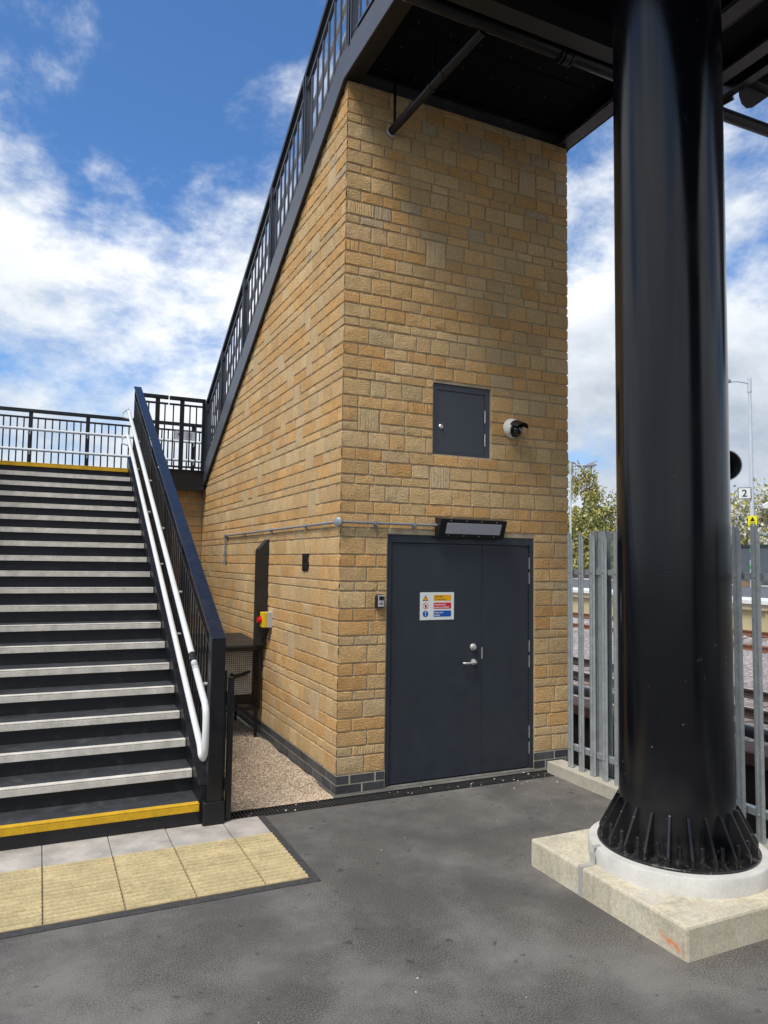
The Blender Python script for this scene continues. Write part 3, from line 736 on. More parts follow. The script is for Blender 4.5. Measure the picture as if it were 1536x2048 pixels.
q = MB(); q.tube([(-.30, 2.24, .67), (-.33, 2.20, .645), (-.29, 2.185, .63), (-.20, 2.185, .65), (-.13, 2.21, .67), (-.10, 2.4, .70), (-.10, 2.6, .88)], .019, 10); obj('hose', q, CABLE, t, smooth=True)
q = MB(); q.box(-.185, -.165, 2.36, 2.42, .46, .86); obj('bracket', q, PLASB, t)

# ================================================================ LOWER STAIR
GO, RI, Y0 = 0.2903, 0.15578, -0.265
SXL, SXR = -3.12, -1.122
st = thing('lower_staircase', ((SXL+SXR)/2, 2.5, 0), 'dark lower stair flight with pale nosings rising away from the pavement', 'staircase')
for i in range(20):
    y = Y0+GO*i; z = RI*(i+1); q = MB()
    yb_ = y+GO+.03 if i < 19 else y+.12
    q.box(SXL, SXR, y+.0565, yb_, z-.012, z-.0015, 0)           # tread
    q.box(SXL, SXR, y+.026, y+.046, z-RI-.002, z-.058, 1)       # riser
    q.box(SXL, SXR, y+.046, yb_, z-.10, z-.013, 1)
    so_ = obj('step', q, [TREAD, RISER], st)
    n_ = MB(); n_.box(SXL+.01, SXR-.004, y, y+.055, z-.010, z); n_.box(SXL+.01, SXR-.004, y, y+.010, z-.056, z-.011)
    obj('nosing', n_, YELL if i in (0, 19) else NOSE, so_, bevel=.003)
for (xa, xb) in ((SXR, SXR+.075), (SXL-.075, SXL)):
    q = MB(); yA, yB = -.235, 5.42
    f = lambda y, d: .385+.537*y+d
    q.prism([(xa, yA, 0.0), (xa, yB, 2.75), (xa, yB, f(yB, 0)), (xa, yA, f(yA, 0))][::1], (xb-xa, 0, 0)); obj('stringer', q, BLACK, st, bevel=.003)
    q = MB(); q.beam((((xa+xb)/2), yA, f(yA, .006)), ((xa+xb)/2, yB, f(yB, .006)), .086, .012); obj('stringer_cap', q, BLACK, st, bevel=.002)
# lower balustrades (right one in view, left one its twin)
def lower_balustrade(x, label, sgn):
    t = thing('stair_balustrade', (x, 2.6, 0), label, 'balustrade')
    topz = lambda y: 1.455+.534*y
    q = MB(); q.box(x-.078, x+.075, -.305, -.205, -.0, .165); obj('base_box', q, BLACK, t, bevel=.012, seg=3)
    q = MB(); q.prism([(x-.05, -.30, .166), (x-.05, -.205, .166), (x-.05, -.205, topz(-.205)-.012), (x-.05, -.30, topz(-.30)-.012)], (.10, 0, 0)); obj('newel_post', q, BLACK, t, bevel=.003)
    q = MB(); q.beam((x, -.30, topz(-.30)-.006), (x, 5.36, topz(5.36)-.006), .104, .012); obj('cap_rail', q, CAPB, t, bevel=.004)
    q = MB(); q.beam((x, -.20, topz(-.20)-.040), (x, 5.34, topz(5.34)-.040), .05, .045); obj('top_rail', q, BLACK, t, bevel=.003)
    q = MB(); q.beam((x-.026, -.18, topz(-.18)-.145), (x-.026, 5.30, topz(5.30)-.145), .028, .012); obj('infill_rail', q, BLACK, t)
    q = MB(); q.beam((x, -.18, .58+.534*-.18-.13), (x, 5.30, .58+.534*5.30-.13), .05, .03); obj('bottom_rail', q, BLACK, t)
    for y in (1.1, 2.22, 3.33, 4.45, 5.33):
        q = MB(); q.box(x-.04, x+.04, y-.008, y+.008, .40+.534*y, topz(y)-.06); obj('post', q, BLACK, t)
    y = -.12
    while y < 5.28:
        q = MB(); q.box(x-.030, x-.018, y-.008, y+.008, .47+.534*y, topz(y)-.15); obj('baluster', q, BLACK, t); y += .105
    # double white handrail, returned at the foot
    hx = x-.10*sgn
    def rail(y): return 1.05+.537*y
    lo = .366
    pu = [(hx, 5.52, rail(5.40)+.02), (hx, 5.40, rail(5.40)), (hx, 2.6, rail(2.6)), (hx, -.14, rail(-.14)), (hx, -.30, rail(-.30)+.004)]
    for k in range(1, 8):
        a = k/7*(pi/2+.49)
        pu.append((hx, -.30-.095*sin(a)*1.0, rail(-.30)-.105*(1-cos(a))))
    pu.append((hx, -.425, rail(-.30)-.27)) 
    pu = pu[:5]+[(hx, -.355, rail(-.30)-.022), (hx, -.398, rail(-.30)-.062), (hx, -.415, rail(-.30)-.11), (hx, -.418, rail(-.30)-.20), (hx, -.414, .575), (hx, -.395, .520), (hx, -.355, .488), (hx, -.30, .492), (hx, -.24, rail(-.24)-lo), (hx, 0, rail(0)-lo), (hx, 2.6, rail(2.6)-lo), (hx, 5.45, rail(5.45)-lo)]
    q = MB(); q.tube(pu, .0235, 16); obj('handrail', q, WHITE, t, smooth=True)
    q = MB()
    for (yy, dz) in ((5.50, 0), (5.45, -lo)):
        zz_ = rail(yy)+dz
        q.tube([(hx, yy, zz_), (hx-.04*sgn, yy+.06, zz_-.01), (hx-.07*sgn, yy+.06, zz_-.05), (hx-.07*sgn, yy+.06, zz_-.11), (hx+.02*sgn, yy+.06, zz_-.13)], .012, 8)
    obj('rail_return', q, WHITE, t, smooth=True)
    for y in (-.06, 1.1, 2.22, 3.33, 4.5):
        for dz in (0, -lo):
            q = MB(); zr = rail(y)+dz
            q.tube([(hx, y, zr-.015), (hx-.0*sgn, y, zr-.055), (hx+.03*sgn, y, zr-.075), (hx+.075*sgn, y, zr-.075)], .011, 8)
            q.beam((hx, y-.04, zr-.026-.04*.537), (hx, y+.04, zr-.026+.04*.537), .03, .012)
            obj('rail_bracket', q, WHITE, t, smooth=True)
    if sgn > 0:
        ny = .035; q = MB()
        y0_ = .14; 
        for k, (a, b, m_) in enumerate(((-.075, .02, 0), (-.16, -.09, 1))):
            ca = Vector((hx, y0_+a, rail(y0_+a))); cb_ = Vector((hx, y0_+b, rail(y0_+b)))
            q.tube([ca, cb_], .0242, 16, 0 if m_ == 0 else 1)
        q.tube([Vector((hx, y0_+yy, rail(y0_+yy))) for yy in (-.125, -.12)], .0245, 16, 0)
        obj('braille_label', q, [INK, PLASG], t, smooth=True)
        q = MB(); dnv = Vector((0, .537, -1)).normalized(); dirr = Vector((0, -1, -.537)).normalized()
        nrm = Vector((-.35, -.45, .8)).normalized()
        textmb(q, '21', .030, Vector((hx, y0_+.005, rail(y0_+.005)))+Vector((-.0248, 0, 0))+Vector((0, -.02, -.014)), dirr, Vector((0, -.473, .881)))
        obj('lettering', q, MARKW, t)
    return t
lower_balustrade(-1.03, 'black balustrade with two white handrails between the stair and the gravel', 1)
lower_balustrade(SXL-.09, 'black balustrade on the far left edge of the lower stair flight', -1)
# slim gate post pair
t = thing('side_gate', (-.93, -.23, 0), 'slim black gate post pair bolted beside the newel at the foot of the stair', 'gate post')
q = MB(); q.box(-.975, -.952, -.255, -.215, .0, 1.06); obj('hinge_post', q, BLACK, t, bevel=.002)
q = MB(); q.box(-.940, -.902, -.262, -.222, .0, 1.01); obj('gate_post', q, BLACK, t, bevel=.003)
for z in (.22, .82):
    q = MB(); q.box(-.958, -.935, -.275, -.255, z, z+.09); q.lathe([(.008, 0), (.008, .012)], (-.946, -.275, z+.045), (0, -1, 0), 8); obj('hinge', q, BLACK, t, bevel=.002)
q = MB(); q.box(-.928, -.914, -.22, .75, .06, .09); q.box(-.928, -.914, -.22, .75, .93, .96)
for k in range(9): q.box(-.926, -.916, -.14+k*.10, -.128+k*.10, .09, .93)
q.box(-.93, -.912, .72, .75, .06, .96)
#obj('gate_leaf', q, BLACK, t)

# ================================================================ LANDING (mid height)
LZ = 3.116
t = thing('stair_landing', (-.4, 6.5, 2.86), 'black steel half landing joining the two flights', 'landing')
q = MB(); q.box(-3.2, 2.35, 5.425, 7.55, LZ-.07, LZ-.004); obj('deck', q, TREAD, t)
q = MB(); q.box(-1.045, -.035, 5.41, 5.42, 2.93, LZ+.045); q.box(-1.045, -.035, 5.385, 5.425, 2.862, 2.928); q.box(-1.045, -.035, 5.385, 5.425, LZ+.035, LZ+.052); obj('fascia', q, BLACK, t, bevel=.003)
q = MB(); q.box(-3.2, 2.35, 7.55, 7.6, 2.862, LZ+.04); obj('fascia', q, BLACK, t)
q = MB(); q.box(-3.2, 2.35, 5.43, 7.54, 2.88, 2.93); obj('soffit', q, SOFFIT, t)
for x in (-3.0, 2.2):
    for y in (6.1, 7.4):
        q = MB(); q.box(x-.06, x+.06, y-.06, y+.06, 0, 2.86); obj('leg', q, BLACK, t)

def flat_balustrade(t, x0, x1, y, ztop, zbot, posts, bars_skip=(), gap=None, irz=.135, bz=.06):
    segs = [(x0, x1)] if not gap else [(x0, gap-.008), (gap+.008, x1)]
    for a, b in segs:
        q = MB(); q.box(a, b, y-.03, y+.03, ztop-.055, ztop); obj('top_rail', q, BLACK, t, bevel=.008 if gap else .004, seg=3)
        q = MB(); q.box(a, b, y-.016, y+.016, ztop-irz-.028, ztop-irz); obj('infill_rail', q, BLACK, t, bevel=.006 if gap else .002)
        q = MB(); q.box(a, b, y-.016, y+.016, zbot+bz, zbot+bz+.025); obj('bottom_rail', q, BLACK, t)
    for p in posts:
        q = MB(); q.box(p-.031, p+.031, y-.014, y+.014, zbot, ztop-.056); obj('post', q, BLACK, t)
t = thing('landing_railing', (-.5, 7.45, LZ), 'black railing with two white handrails across the back of the half landing', 'railing')
posts = [-3.1, -2.42, -1.565, -.70, .16, 1.02, 1.9]
flat_balustrade(t, -3.15, 2.3, 7.45, 4.235, LZ, posts, irz=.125)
q = None
for a, b in zip(posts, posts[1:]):
    n = 6 if b-a < .8 else 7
    for k in range(1, n+1):
        x = a+(b-a)*k/(n+1)
        q = MB(); q.box(x-.0105, x+.0105, 7.44, 7.46, LZ+.085, 4.235-.15); obj('baluster', q, BLACK, t)
for z in (3.895, 3.565):
    q = MB(); q.tube([(-3.12, 7.37, z), (2.25, 7.37, z)], .023, 14); obj('handrail', q, WHITE, t, smooth=True)
for p in posts:
    for z in (3.895, 3.565):
        q = MB(); q.tube([(p, 7.37, z-.015), (p, 7.37, z-.06), (p, 7.44, z-.07)], .010, 8); obj('rail_bracket', q, WHITE, t)
t = thing('gap_railing', (-.5, 5.42, LZ), 'short black railing with a movement joint above the gravel at the landing edge', 'railing')
flat_balustrade(t, -.975, -.045, 5.42, 4.245, LZ+.05, [-.985, -.735, -.385, -.06], gap=-.578, irz=.105, bz=.03)
for x in (-.86, -.63, -.51, -.27, -.175):
    q = MB(); q.box(x-.009, x+.009, 5.412, 5.428, LZ+.08, 4.245-.13); obj('baluster', q, BLACK, t)
t = thing('camera_sign', (.05, 7.40, 3.9), 'small white camera notice fixed to the landing railing behind the bars', 'sign')
q = MB(); q.box(-.165, .215, 7.425, 7.432, 3.88, 4.085); obj('panel', q, PLASG, t)
q = MB(); q.prism([(-.12, 7.423, 4.03), (-.09, 7.423, 4.045), (-.03, 7.423, 3.985), (-.055, 7.423, 3.965)][::-1], (0, .001, 0)); q.box(-.128, -.108, 7.423, 7.424, 3.985, 3.992)
obj('camera_mark', q, INK, t)
q = MB()
for k in range(6): q.box(.03, .13, 7.423, 7.424, 4.05-k*.026, 4.055-k*.026)
obj('lettering', q, INK, t)

# ================================================================ UPPER FLIGHT
t = thing('upper_staircase', (1.1, 2.8, 2.86), 'dark grey steel upper stair flight climbing over the stone tower', 'staircase')
bot = lambda y: 5.93-.55*y
top = lambda y: 6.225-.55*y
for (xa, xb, m_) in ((-.045, -.032, GREYST), (2.34, 2.353, BLACK)):
    q = MB(); q.prism([(xa, 5.56, bot(5.56)), (xa, .0, 5.93), (xa, -9.0, 5.93), (xa, -9.0, 6.175), (xa, .09, 6.175), (xa, 5.56, top(5.56))], (xb-xa, 0, 0)); obj('stringer', q, m_, t, bevel=.003)
for (xa, xb) in ((-.031, .105), (2.20, 2.339)):
    q = MB(); q.prism([(xa, 5.56, bot(5.56)+.004), (xa, 0, 5.934), (xa, -9.0, 5.934), (xa, -9.0, 5.946), (xa, 0, 5.946), (xa, 5.56, bot(5.56)+.016)], (xb-xa, 0, 0)); obj('flange', q, BLACK, t)
for i in range(20):
    y = 5.56-.2903*i; z = LZ+RI*(i+1); q = MB()
    if i == 19: q.box(-.03, 2.33, y-.3, y, z-.04, z-.006)
    else: q.box(-.03, 2.33, y-.31, y, z-.04, z)
    obj('step', q, TREAD, t)
# balustrades of the upper flight
def upper_balustrade(x, label, det):
    t = thing('upper_balustrade', (x, 2.6, 3.2), label, 'balustrade')
    rt = lambda y: 7.235-.557*y
    q = MB(); q.beam((x, 5.42, rt(5.42)-.025), (x, -.02, rt(-.02)-.025), .062, .05, m=0); q.beam((x, -.02, rt(-.02)-.025), (x, -4.2, rt(-.02)-.025), .062, .05); obj('top_rail', q, BLACK, t, bevel=.003)
    q = MB(); q.beam((x, 5.42, rt(5.42)-.175), (x, -.12, rt(-.12)-.175), .03, .028); q.beam((x, -.12, rt(0)-.175), (x, -4.2, rt(0)-.175), .03, .028); q.beam((x, -.15, 6.26), (x, -4.2, 6.26), .03, .02); obj('infill_rail', q, GREYST, t)
    ps = [-.116, 1.05, 2.15, 3.29, 4.42, 5.40]
    for y in ps+[-1.25, -2.4, -3.5]:
        q = MB(); zt = rt(max(y, -.02))-.05
        q.box(x-.036, x+.036, y-.016, y+.016, (top(y) if y > .1 else 6.175)-.06, zt); q.box(x-.036, x-.030, y-.03, y+.03, (top(y) if y > .1 else 6.175)-.03, zt); obj('post', q, GREYST if det else BLACK, t)
    for a, b in zip(ps, ps[1:]):
        n = 7 if b-a > 1.05 else 7
        for k in range(1, n+1):
            y = a+(b-a)*k/(n+1); q = MB()
            q.box(x-.009, x+.009, y-.009, y+.009, top(max(y, .09))-.03, rt(y)-.19); obj('baluster', q, GREYST if det else BLACK, t)
    if det:
        y = -.26
        while y > -3.4:
            q = MB(); q.box(x-.009, x+.009, y-.009, y+.009, 6.26, rt(0)-.19); obj('baluster', q, GREYST, t); y -= .14
    # white handrails on the inner side
    for dz in (.20, .52):
        q = MB(); s_ = 1 if x < 1 else -1; q.tube([(x+.10*s_, 5.4, rt(5.4)-dz), (x+.10*s_, -.05, rt(-.05)-dz), (x+.10*s_, -3.5, rt(-.05)-dz)], .022, 10); obj('handrail', q, WHITE, t, smooth=True)
    return t
upper_balustrade(-.010, 'dark grey balustrade along the outer edge of the upper flight against the sky', True)
upper_balustrade(2.33, 'black balustrade on the track side of the upper flight', False)

# ================================================================ DECK OVERHEAD
t = thing('footbridge_deck', (1.2, -2.5, 5.9), 'black steel footbridge deck overhead resting on the round column', 'footbridge')
q = MB(); q.box(.0, 2.30, -9.0, .13, 6.06, 6.07); obj('soffit', q, SOFFIT, t)  # lengthened unseen past the viewpoint so the column reflects a dark underside
q = MB(); q.box(.0, 2.30, -9.0, .13, 6.12, 6.17); obj('deck_plate', q, BLACK, t)
q = MB(); q.box(.0, 2.3, -1.335, -1.325, 5.83, 6.05); q.box(.0, 2.3, -1.40, -1.26, 5.815, 5.828); obj('cross_beam', q, mat('beam_grey', (.018, .018, .02), .5), t)
q = MB(); q.box(.108, 2.19, -3.3, -3.15, 5.83, 6.05); obj('cross_beam', q, BLACK, t)
q = MB()
for j in range(4):
    for k in range(7): q.lathe([(.009, 0), (.006, .004)], (.30+k*.29, -.10-j*.30, 6.059), (0, 0, -1), 8)
obj('rivet', q, mat('rivet_dark', (.03,.03,.035), .5), t)
q = MB(); q.beam((.1, -.62, 6.056), (2.2, -.62, 6.056), .05, .006); q.beam((.1, -.02, 6.055), (2.2, -.02, 6.055), .05, .008); obj('cover_strip', q, SOFFIT, t)
# bridge proper leading over the tracks
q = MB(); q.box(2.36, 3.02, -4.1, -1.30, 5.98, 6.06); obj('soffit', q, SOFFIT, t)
q = MB(); q.box(2.70, 2.83, -4.1, -1.36, 5.90, 5.912); q.box(2.76, 2.772, -4.1, -1.36, 5.912, 5.979); obj('side_beam', q, mat('beam_light', (.035, .035, .04), .45), t)
q = MB(); q.box(2.95, 3.035, -4.1, -1.24, 5.90, 6.20); obj('side_beam', q, BLACK, t)
q = MB(); q.box(3.04, 14, -1.49, -1.40, 5.96, 6.35); q.box(3.04, 14, -4.1, -1.49, 6.05, 6.15); obj('main_girder', q, BLACK, t)
q = MB(); pts = [(3.03, -1.395, 5.97)]
q.prism([(3.03, -1.395, 6.0), (3.03, -1.395, 5.86), (3.06, -1.395, 5.80), (3.12, -1.395, 5.775), (3.19, -1.395, 5.80), (3.42, -1.395, 5.98), (3.42, -1.395, 6.0)][::-1], (0, .012, 0)); obj('gusset', q, mat('gusset_grey', (.10, .10, .115), .4), t, bevel=.002)
q = MB(); q.tube([(3.06, -1.30, 5.92), (3.02, -1.20, 5.90)], .035, 8); q.lathe([(.045, 0), (.045, .05)], (3.02, -1.2, 5.93), (0, .2, -1), 6); obj('bolt', q, BLACK, t)
q = MB()
for (x0_, x1_) in ((3.0, 14.0),):
    q.beam((x0_, -1.45, 7.3), (x1_, -1.45, 7.3), .06, .06)
    x = x0_
    while x < x1_: q.box(x-.01, x+.01, -1.46, -1.44, 6.35, 7.3); x += .12
obj('parapet', q, BLACK, t)
# pipework under the deck
t = thing('deck_pipe', (1.5, -1.15, 5.8), 'long black drain pipe slung across under the footbridge deck', 'pipe')
q = MB(); q.tube([(-.03, -1.13, 5.875), (1.3, -1.165, 5.835), (2.3, -1.20, 5.80), (4.4, -1.27, 5.77)], .052, 18); obj('pipe', q, BLACK, t, smooth=True)
for x in (1.30, 1.40):
    q = MB(); q.tube([(x-.008, -1.167, 5.815), (x+.008, -1.167, 5.815)], .062, 18); obj('clamp', q, BLACK, t, smooth=True)
q = MB(); q.tube([(1.33, -1.167, 5.815), (1.385, -1.167, 5.815)], .058, 18); obj('coupling', q, BLACK, t, smooth=True)
q = MB(); q.tube([(.9, -1.155, 5.85), (.9, -1.155, 6.05)], .008, 8); q.tube([(2.0, -1.19, 5.85), (2.0, -1.19, 6.05)], .008, 8); obj('hanger', q, BLACK, t)
t = thing('downpipe', (.45, -.4, 5.5), 'black sloping downpipe entering the top of the front wall', 'pipe')
a = Vector((.40, -.045, 5.575)); b = Vector((.63, -1.10, 5.83)); q = MB()
q.tube([Vector((.395, .01, 5.565)), a, b], .036, 16); obj('pipe', q, BLACK, t, smooth=True)
for s_ in (.45, .58):
    q = MB(); p = a+(b-a)*s_; q.tube([p, p+(b-a)*.03], .042, 16); obj('coupling', q, BLACK, t, smooth=True)
q = MB(); q.lathe([(.046, 0), (.046, .02)], a+Vector((0, .04, -.01)), (b-a), 20); obj('collar', q, PLASG, t, smooth=True)
q = MB(); q.tube([(.418, -.045, 5.61), (.418, -.045, 6.05)], .012, 8); p = a+(b-a)*.5; q.tube([p, p+Vector((0, 0, .38))], .008, 8); obj('hanger', q, BLACK, t)

# unseen tower added behind the viewpoint to darken the column's reflections
t = thing('added_dark_tower', (1.6, -10.4, 0), 'unseen dark tower added at the deck end for the column to reflect', 'added tower')
q = MB(); q.box(.1, 3.1, -12.0, -9.02, 0, 9.5); obj('cladding', q, DOORM, t, bevel=.02)
q = MB(); q.box(-.1, 3.3, -12.2, -8.8, 9.5, 9.75); obj('roof', q, BLACK, t, bevel=.02)
q = MB(); q.box(1.0, 2.1, -9.02, -8.99, .02, 2.15); obj('added_door', q, STEEL, t)
def pad_material():
    m = mat('pad_concrete', (0.56, 0.505, 0.375), 0.9, var=0.20, vscale=4, var2=0.18, v2scale=60, bump=0.5, bscale=80)
    t = m.node_tree; b = t.nodes['Principled BSDF']; cur = b.inputs['Base Color'].links[0].from_socket
    g = t.nodes.new('ShaderNodeNewGeometry')
    def mr(src, a, b_, c, d):
        n = t.nodes.new('ShaderNodeMapRange'); n.inputs[1].default_value = a; n.inputs[2].default_value = b_; n.inputs[3].default_value = c; n.inputs[4].default_value = d
        t.links.new(src, n.inputs[0]); return n.outputs[0]
    def mixc(f, cur, col):
        n = t.nodes.new('ShaderNodeMix'); n.data_type = 'RGBA'; n.inputs[7].default_value = (*col, 1); t.links.new(f, n.inputs[0]); t.links.new(cur, n.inputs[6]); return n.outputs[2]
    def nz(sc, scale, det=6):
        mp_ = t.nodes.new('ShaderNodeMapping'); mp_.inputs['Scale'].default_value = sc; t.links.new(g.outputs['Position'], mp_.inputs[0])
        n = t.nodes.new('ShaderNodeTexNoise'); n.inputs['Scale'].default_value = scale; n.inputs['Detail'].default_value = det; t.links.new(mp_.outputs[0], n.inputs[0]); return n.outputs[0]
    # damp runs, blow holes, whitish laitance
    cur = mixc(mr(nz((1, 1, .15), 16), .56, .70, 0, .35), cur, (0.24, 0.22, 0.165))
    cur = mixc(mr(nz((1, 1, 1), 5, 9), .54, .68, 0, .45), cur, (0.60, 0.58, 0.52))
    cur = mixc(mr(nz((1, 1, 1), 70, 2), .70, .76, 0, .7), cur, (0.17, 0.155, 0.12))
    # faint sprayed smudge low on the side facing the stair
    sb = t.nodes.new('ShaderNodeVectorMath'); sb.operation = 'SUBTRACT'; t.links.new(g.outputs['Position'], sb.inputs[0]); sb.inputs[1].default_value = SMUDGE
    rt = t.nodes.new('ShaderNodeVectorRotate'); rt.rotation_type = 'X_AXIS'; rt.inputs['Angle'].default_value = radians(-12); t.links.new(sb.outputs[0], rt.inputs[0])
    sc = t.nodes.new('ShaderNodeVectorMath'); sc.operation = 'MULTIPLY'; sc.inputs[1].default_value = (20, 9, 42); t.links.new(rt.outputs[0], sc.inputs[0])
    ln = t.nodes.new('ShaderNodeVectorMath'); ln.operation = 'LENGTH'; t.links.new(sc.outputs[0], ln.inputs[0])
    mm = t.nodes.new('ShaderNodeMath'); mm.operation = 'MULTIPLY'; t.links.new(mr(ln.outputs[1], 1.1, .3, 0, 1), mm.inputs[0]); t.links.new(mr(nz((1, 1, 1), 28, 4), .38, .60, 0, .9), mm.inputs[1])
    cur = mixc(mm.outputs[0], cur, (0.75, 0.20, 0.07))
    t.links.new(cur, b.inputs['Base Color']); return m
SMUDGE = (0.612, -2.835, 0.045)
def scuffed_paint():
    m = mat('column_paint', (0.0035, 0.004, 0.006), 0.15, bump=0.36, bscale=75, bdist=0.0012, spec=0.42)
    t = m.node_tree; b = t.nodes['Principled BSDF']; cur = b.inputs['Base Color'].links[0].from_socket
    g = t.nodes.new('ShaderNodeNewGeometry'); sx = t.nodes.new('ShaderNodeSeparateXYZ'); t.links.new(g.outputs['Position'], sx.inputs[0])
    def mth(op, a, b_):
        n = t.nodes.new('ShaderNodeMath'); n.operation = op; n.use_clamp = True
        for i, v in enumerate((a, b_)):
            if isinstance(v, (int, float)): n.inputs[i].default_value = v
            else: t.links.new(v, n.inputs[i])
        return n.outputs[0]
    def mr(src, a, b_, c, d):
        n = t.nodes.new('ShaderNodeMapRange'); n.inputs[1].default_value = a; n.inputs[2].default_value = b_; n.inputs[3].default_value = c; n.inputs[4].default_value = d
        t.links.new(src, n.inputs[0]); return n.outputs[0]
    vo = t.nodes.new('ShaderNodeTexVoronoi'); vo.inputs['Scale'].default_value = 13; t.links.new(g.outputs['Position'], vo.inputs[0])
    wn_ = t.nodes.new('ShaderNodeTexNoise'); wn_.inputs['Scale'].default_value = 5; wn_.inputs['Detail'].default_value = 2; t.links.new(g.outputs['Position'], wn_.inputs[0])
    speck = mth('MULTIPLY', mr(vo.outputs['Distance'], .075, .045, 0, 1), mr(wn_.outputs[0], .50, .58, 0, 1))
    mp_ = t.nodes.new('ShaderNodeMapping'); mp_.inputs['Scale'].default_value = (1, 1, .35); mp_.inputs['Rotation'].default_value = (.3, .2, .5); t.links.new(g.outputs['Position'], mp_.inputs[0])
    n2_ = t.nodes.new('ShaderNodeTexNoise'); n2_.inputs['Scale'].default_value = 26; n2_.inputs['Detail'].default_value = 3; n2_.inputs['Distortion'].default_value = 1.2; t.links.new(mp_.outputs[0], n2_.inputs[0])
    n3_ = t.nodes.new('ShaderNodeTexNoise'); n3_.inputs['Scale'].default_value = 3.1; t.links.new(g.outputs['Position'], n3_.inputs[0])
    scuff = mth('MULTIPLY', mr(n2_.outputs[0], .70, .745, 0, .5), mr(n3_.outputs[0], .5, .6, 0, 1))
    tot = mth('MULTIPLY', mth('ADD', speck, scuff), mr(sx.outputs[2], 2.2, .6, .10, .55))
    grime = mth('MULTIPLY', mr(n3_.outputs[0], .35, .7, 0, .10), mr(sx.outputs[2], .9, .27, 0, 1))
    n4_ = t.nodes.new('ShaderNodeTexNoise'); n4_.inputs['Scale'].default_value = 34; n4_.inputs['Detail'].default_value = 6; t.links.new(g.outputs['Position'], n4_.inputs[0])
    splash = mth('MULTIPLY', mr(n4_.outputs[0], .56, .66, 0, .22), mr(sx.outputs[2], .36, .27, 0, 1))
    tot = mth('ADD', mth('ADD', tot, grime), splash)
    n = t.nodes.new('ShaderNodeMix'); n.data_type = 'RGBA'; n.inputs[7].default_value = (.30, .29, .27, 1); t.links.new(tot, n.inputs[0]); t.links.new(cur, n.inputs[6]); t.links.new(n.outputs[2], b.inputs['Base Color'])
    rr = t.nodes.new('ShaderNodeTexNoise'); rr.inputs['Scale'].default_value = 2.4; rr.inputs['Detail'].default_value = 7; t.links.new(g.outputs['Position'], rr.inputs[0])
    t.links.new(mth('ADD', mr(rr.outputs[0], .35, .7, .11, .22), mth('MULTIPLY', tot, .8)), b.inputs['Roughness'])
    return m
COLBLK = scuffed_paint()
# ================================================================ COLUMN
XC, YC = 1.19, -2.33
t = thing('steel_column', (XC, YC, .26), 'massive glossy black round steel column bolted to the concrete plinth', 'column')
q = MB(); q.lathe([(.316, .27), (.316, 1.5), (.316, 3.0), (.316, 4.5), (.316, 5.74)], (XC, YC, 0), (0, 0, 1), 96); obj('shaft', q, COLBLK, t, smooth=True)
q = MB(); q.lathe([(.437, .240), (.440, .243), (.440, .268), (.437, .271)], (XC, YC, 0), (0, 0, 1), 96); obj('base_plate', q, COLBLK, t, smooth=True)
NR = 22
for k in range(NR):
    a = 2*pi*(k+.30)/NR; d = Vector((cos(a), sin(a), 0)); s_ = Vector((-sin(a), cos(a), 0)); C0 = Vector((XC, YC, 0))
    q = MB(); q.prism([C0+d*.312+s_*-.007+Vector((0, 0, .270)), C0+d*.428+s_*-.007+Vector((0, 0, .270)), C0+d*.428+s_*-.007+Vector((0, 0, .318)), C0+d*.330+s_*-.007+Vector((0, 0, .505)), C0+d*.312+s_*-.007+Vector((0, 0, .505))], s_*.014)
    obj('stiffener', q, COLBLK, t, bevel=.002)
    a2 = a+pi/NR; d2 = Vector((cos(a2), sin(a2), 0)); P_ = C0+d2*.388
    q = MB(); q.lathe([(.030, .270), (.030, .277)], P_, (0, 0, 1), 20); q.lathe([(.023, .277), (.023, .300)], P_, (0, 0, 1), 6)
    q.lathe([(.0125, .300), (.0125, .370), (.010, .374)], P_, (0, 0, 1), 12); obj('anchor_bolt', q, COLBLK, t)
q = MB(); q.lathe([(.41, 5.74), (.415, 5.745), (.415, 5.815), (.41, 5.82)], (XC, YC, 0), (0, 0, 1), 64)
for k in range(16):
    a = 2*pi*k/16; q.lathe([(.018, 5.70), (.018, 5.74)], (XC+.37*cos(a), YC+.37*sin(a), 0), (0, 0, 1), 6)
obj('cap_plate', q, BLACK, t, smooth=True)
t = thing('concrete_plinth', (XC, YC, 0), 'square pale concrete pad with a round grout ring under the black column', 'plinth')
q = MB(); q.box(.612, 1.80, -2.932, -1.722, -.12, .160); obj('pad', q, pad_material(), t, bevel=.014, seg=2)
q = MB(); q.lathe([(.492, .158), (.493, .248), (.488, .256), (.43, .258)], (XC, YC, 0), (0, 0, 1), 96); obj('grout_ring', q, GROUT, t, smooth=True)
yt = -2.185
q = MB(); q.box(.6085, .6125, yt-.016, yt+.016, -.01, .163); q.box(.6125, .714, yt-.016, yt+.016, .1605, .165); q.box(.690, .702, yt-.016, yt+.016, .165, .225); q.box(.702, .76, yt-.016, yt+.016, .2535, .257)
obj('earth_strip', q, mat('earth_tape', (.50,.49,.46), .5, .3), t)
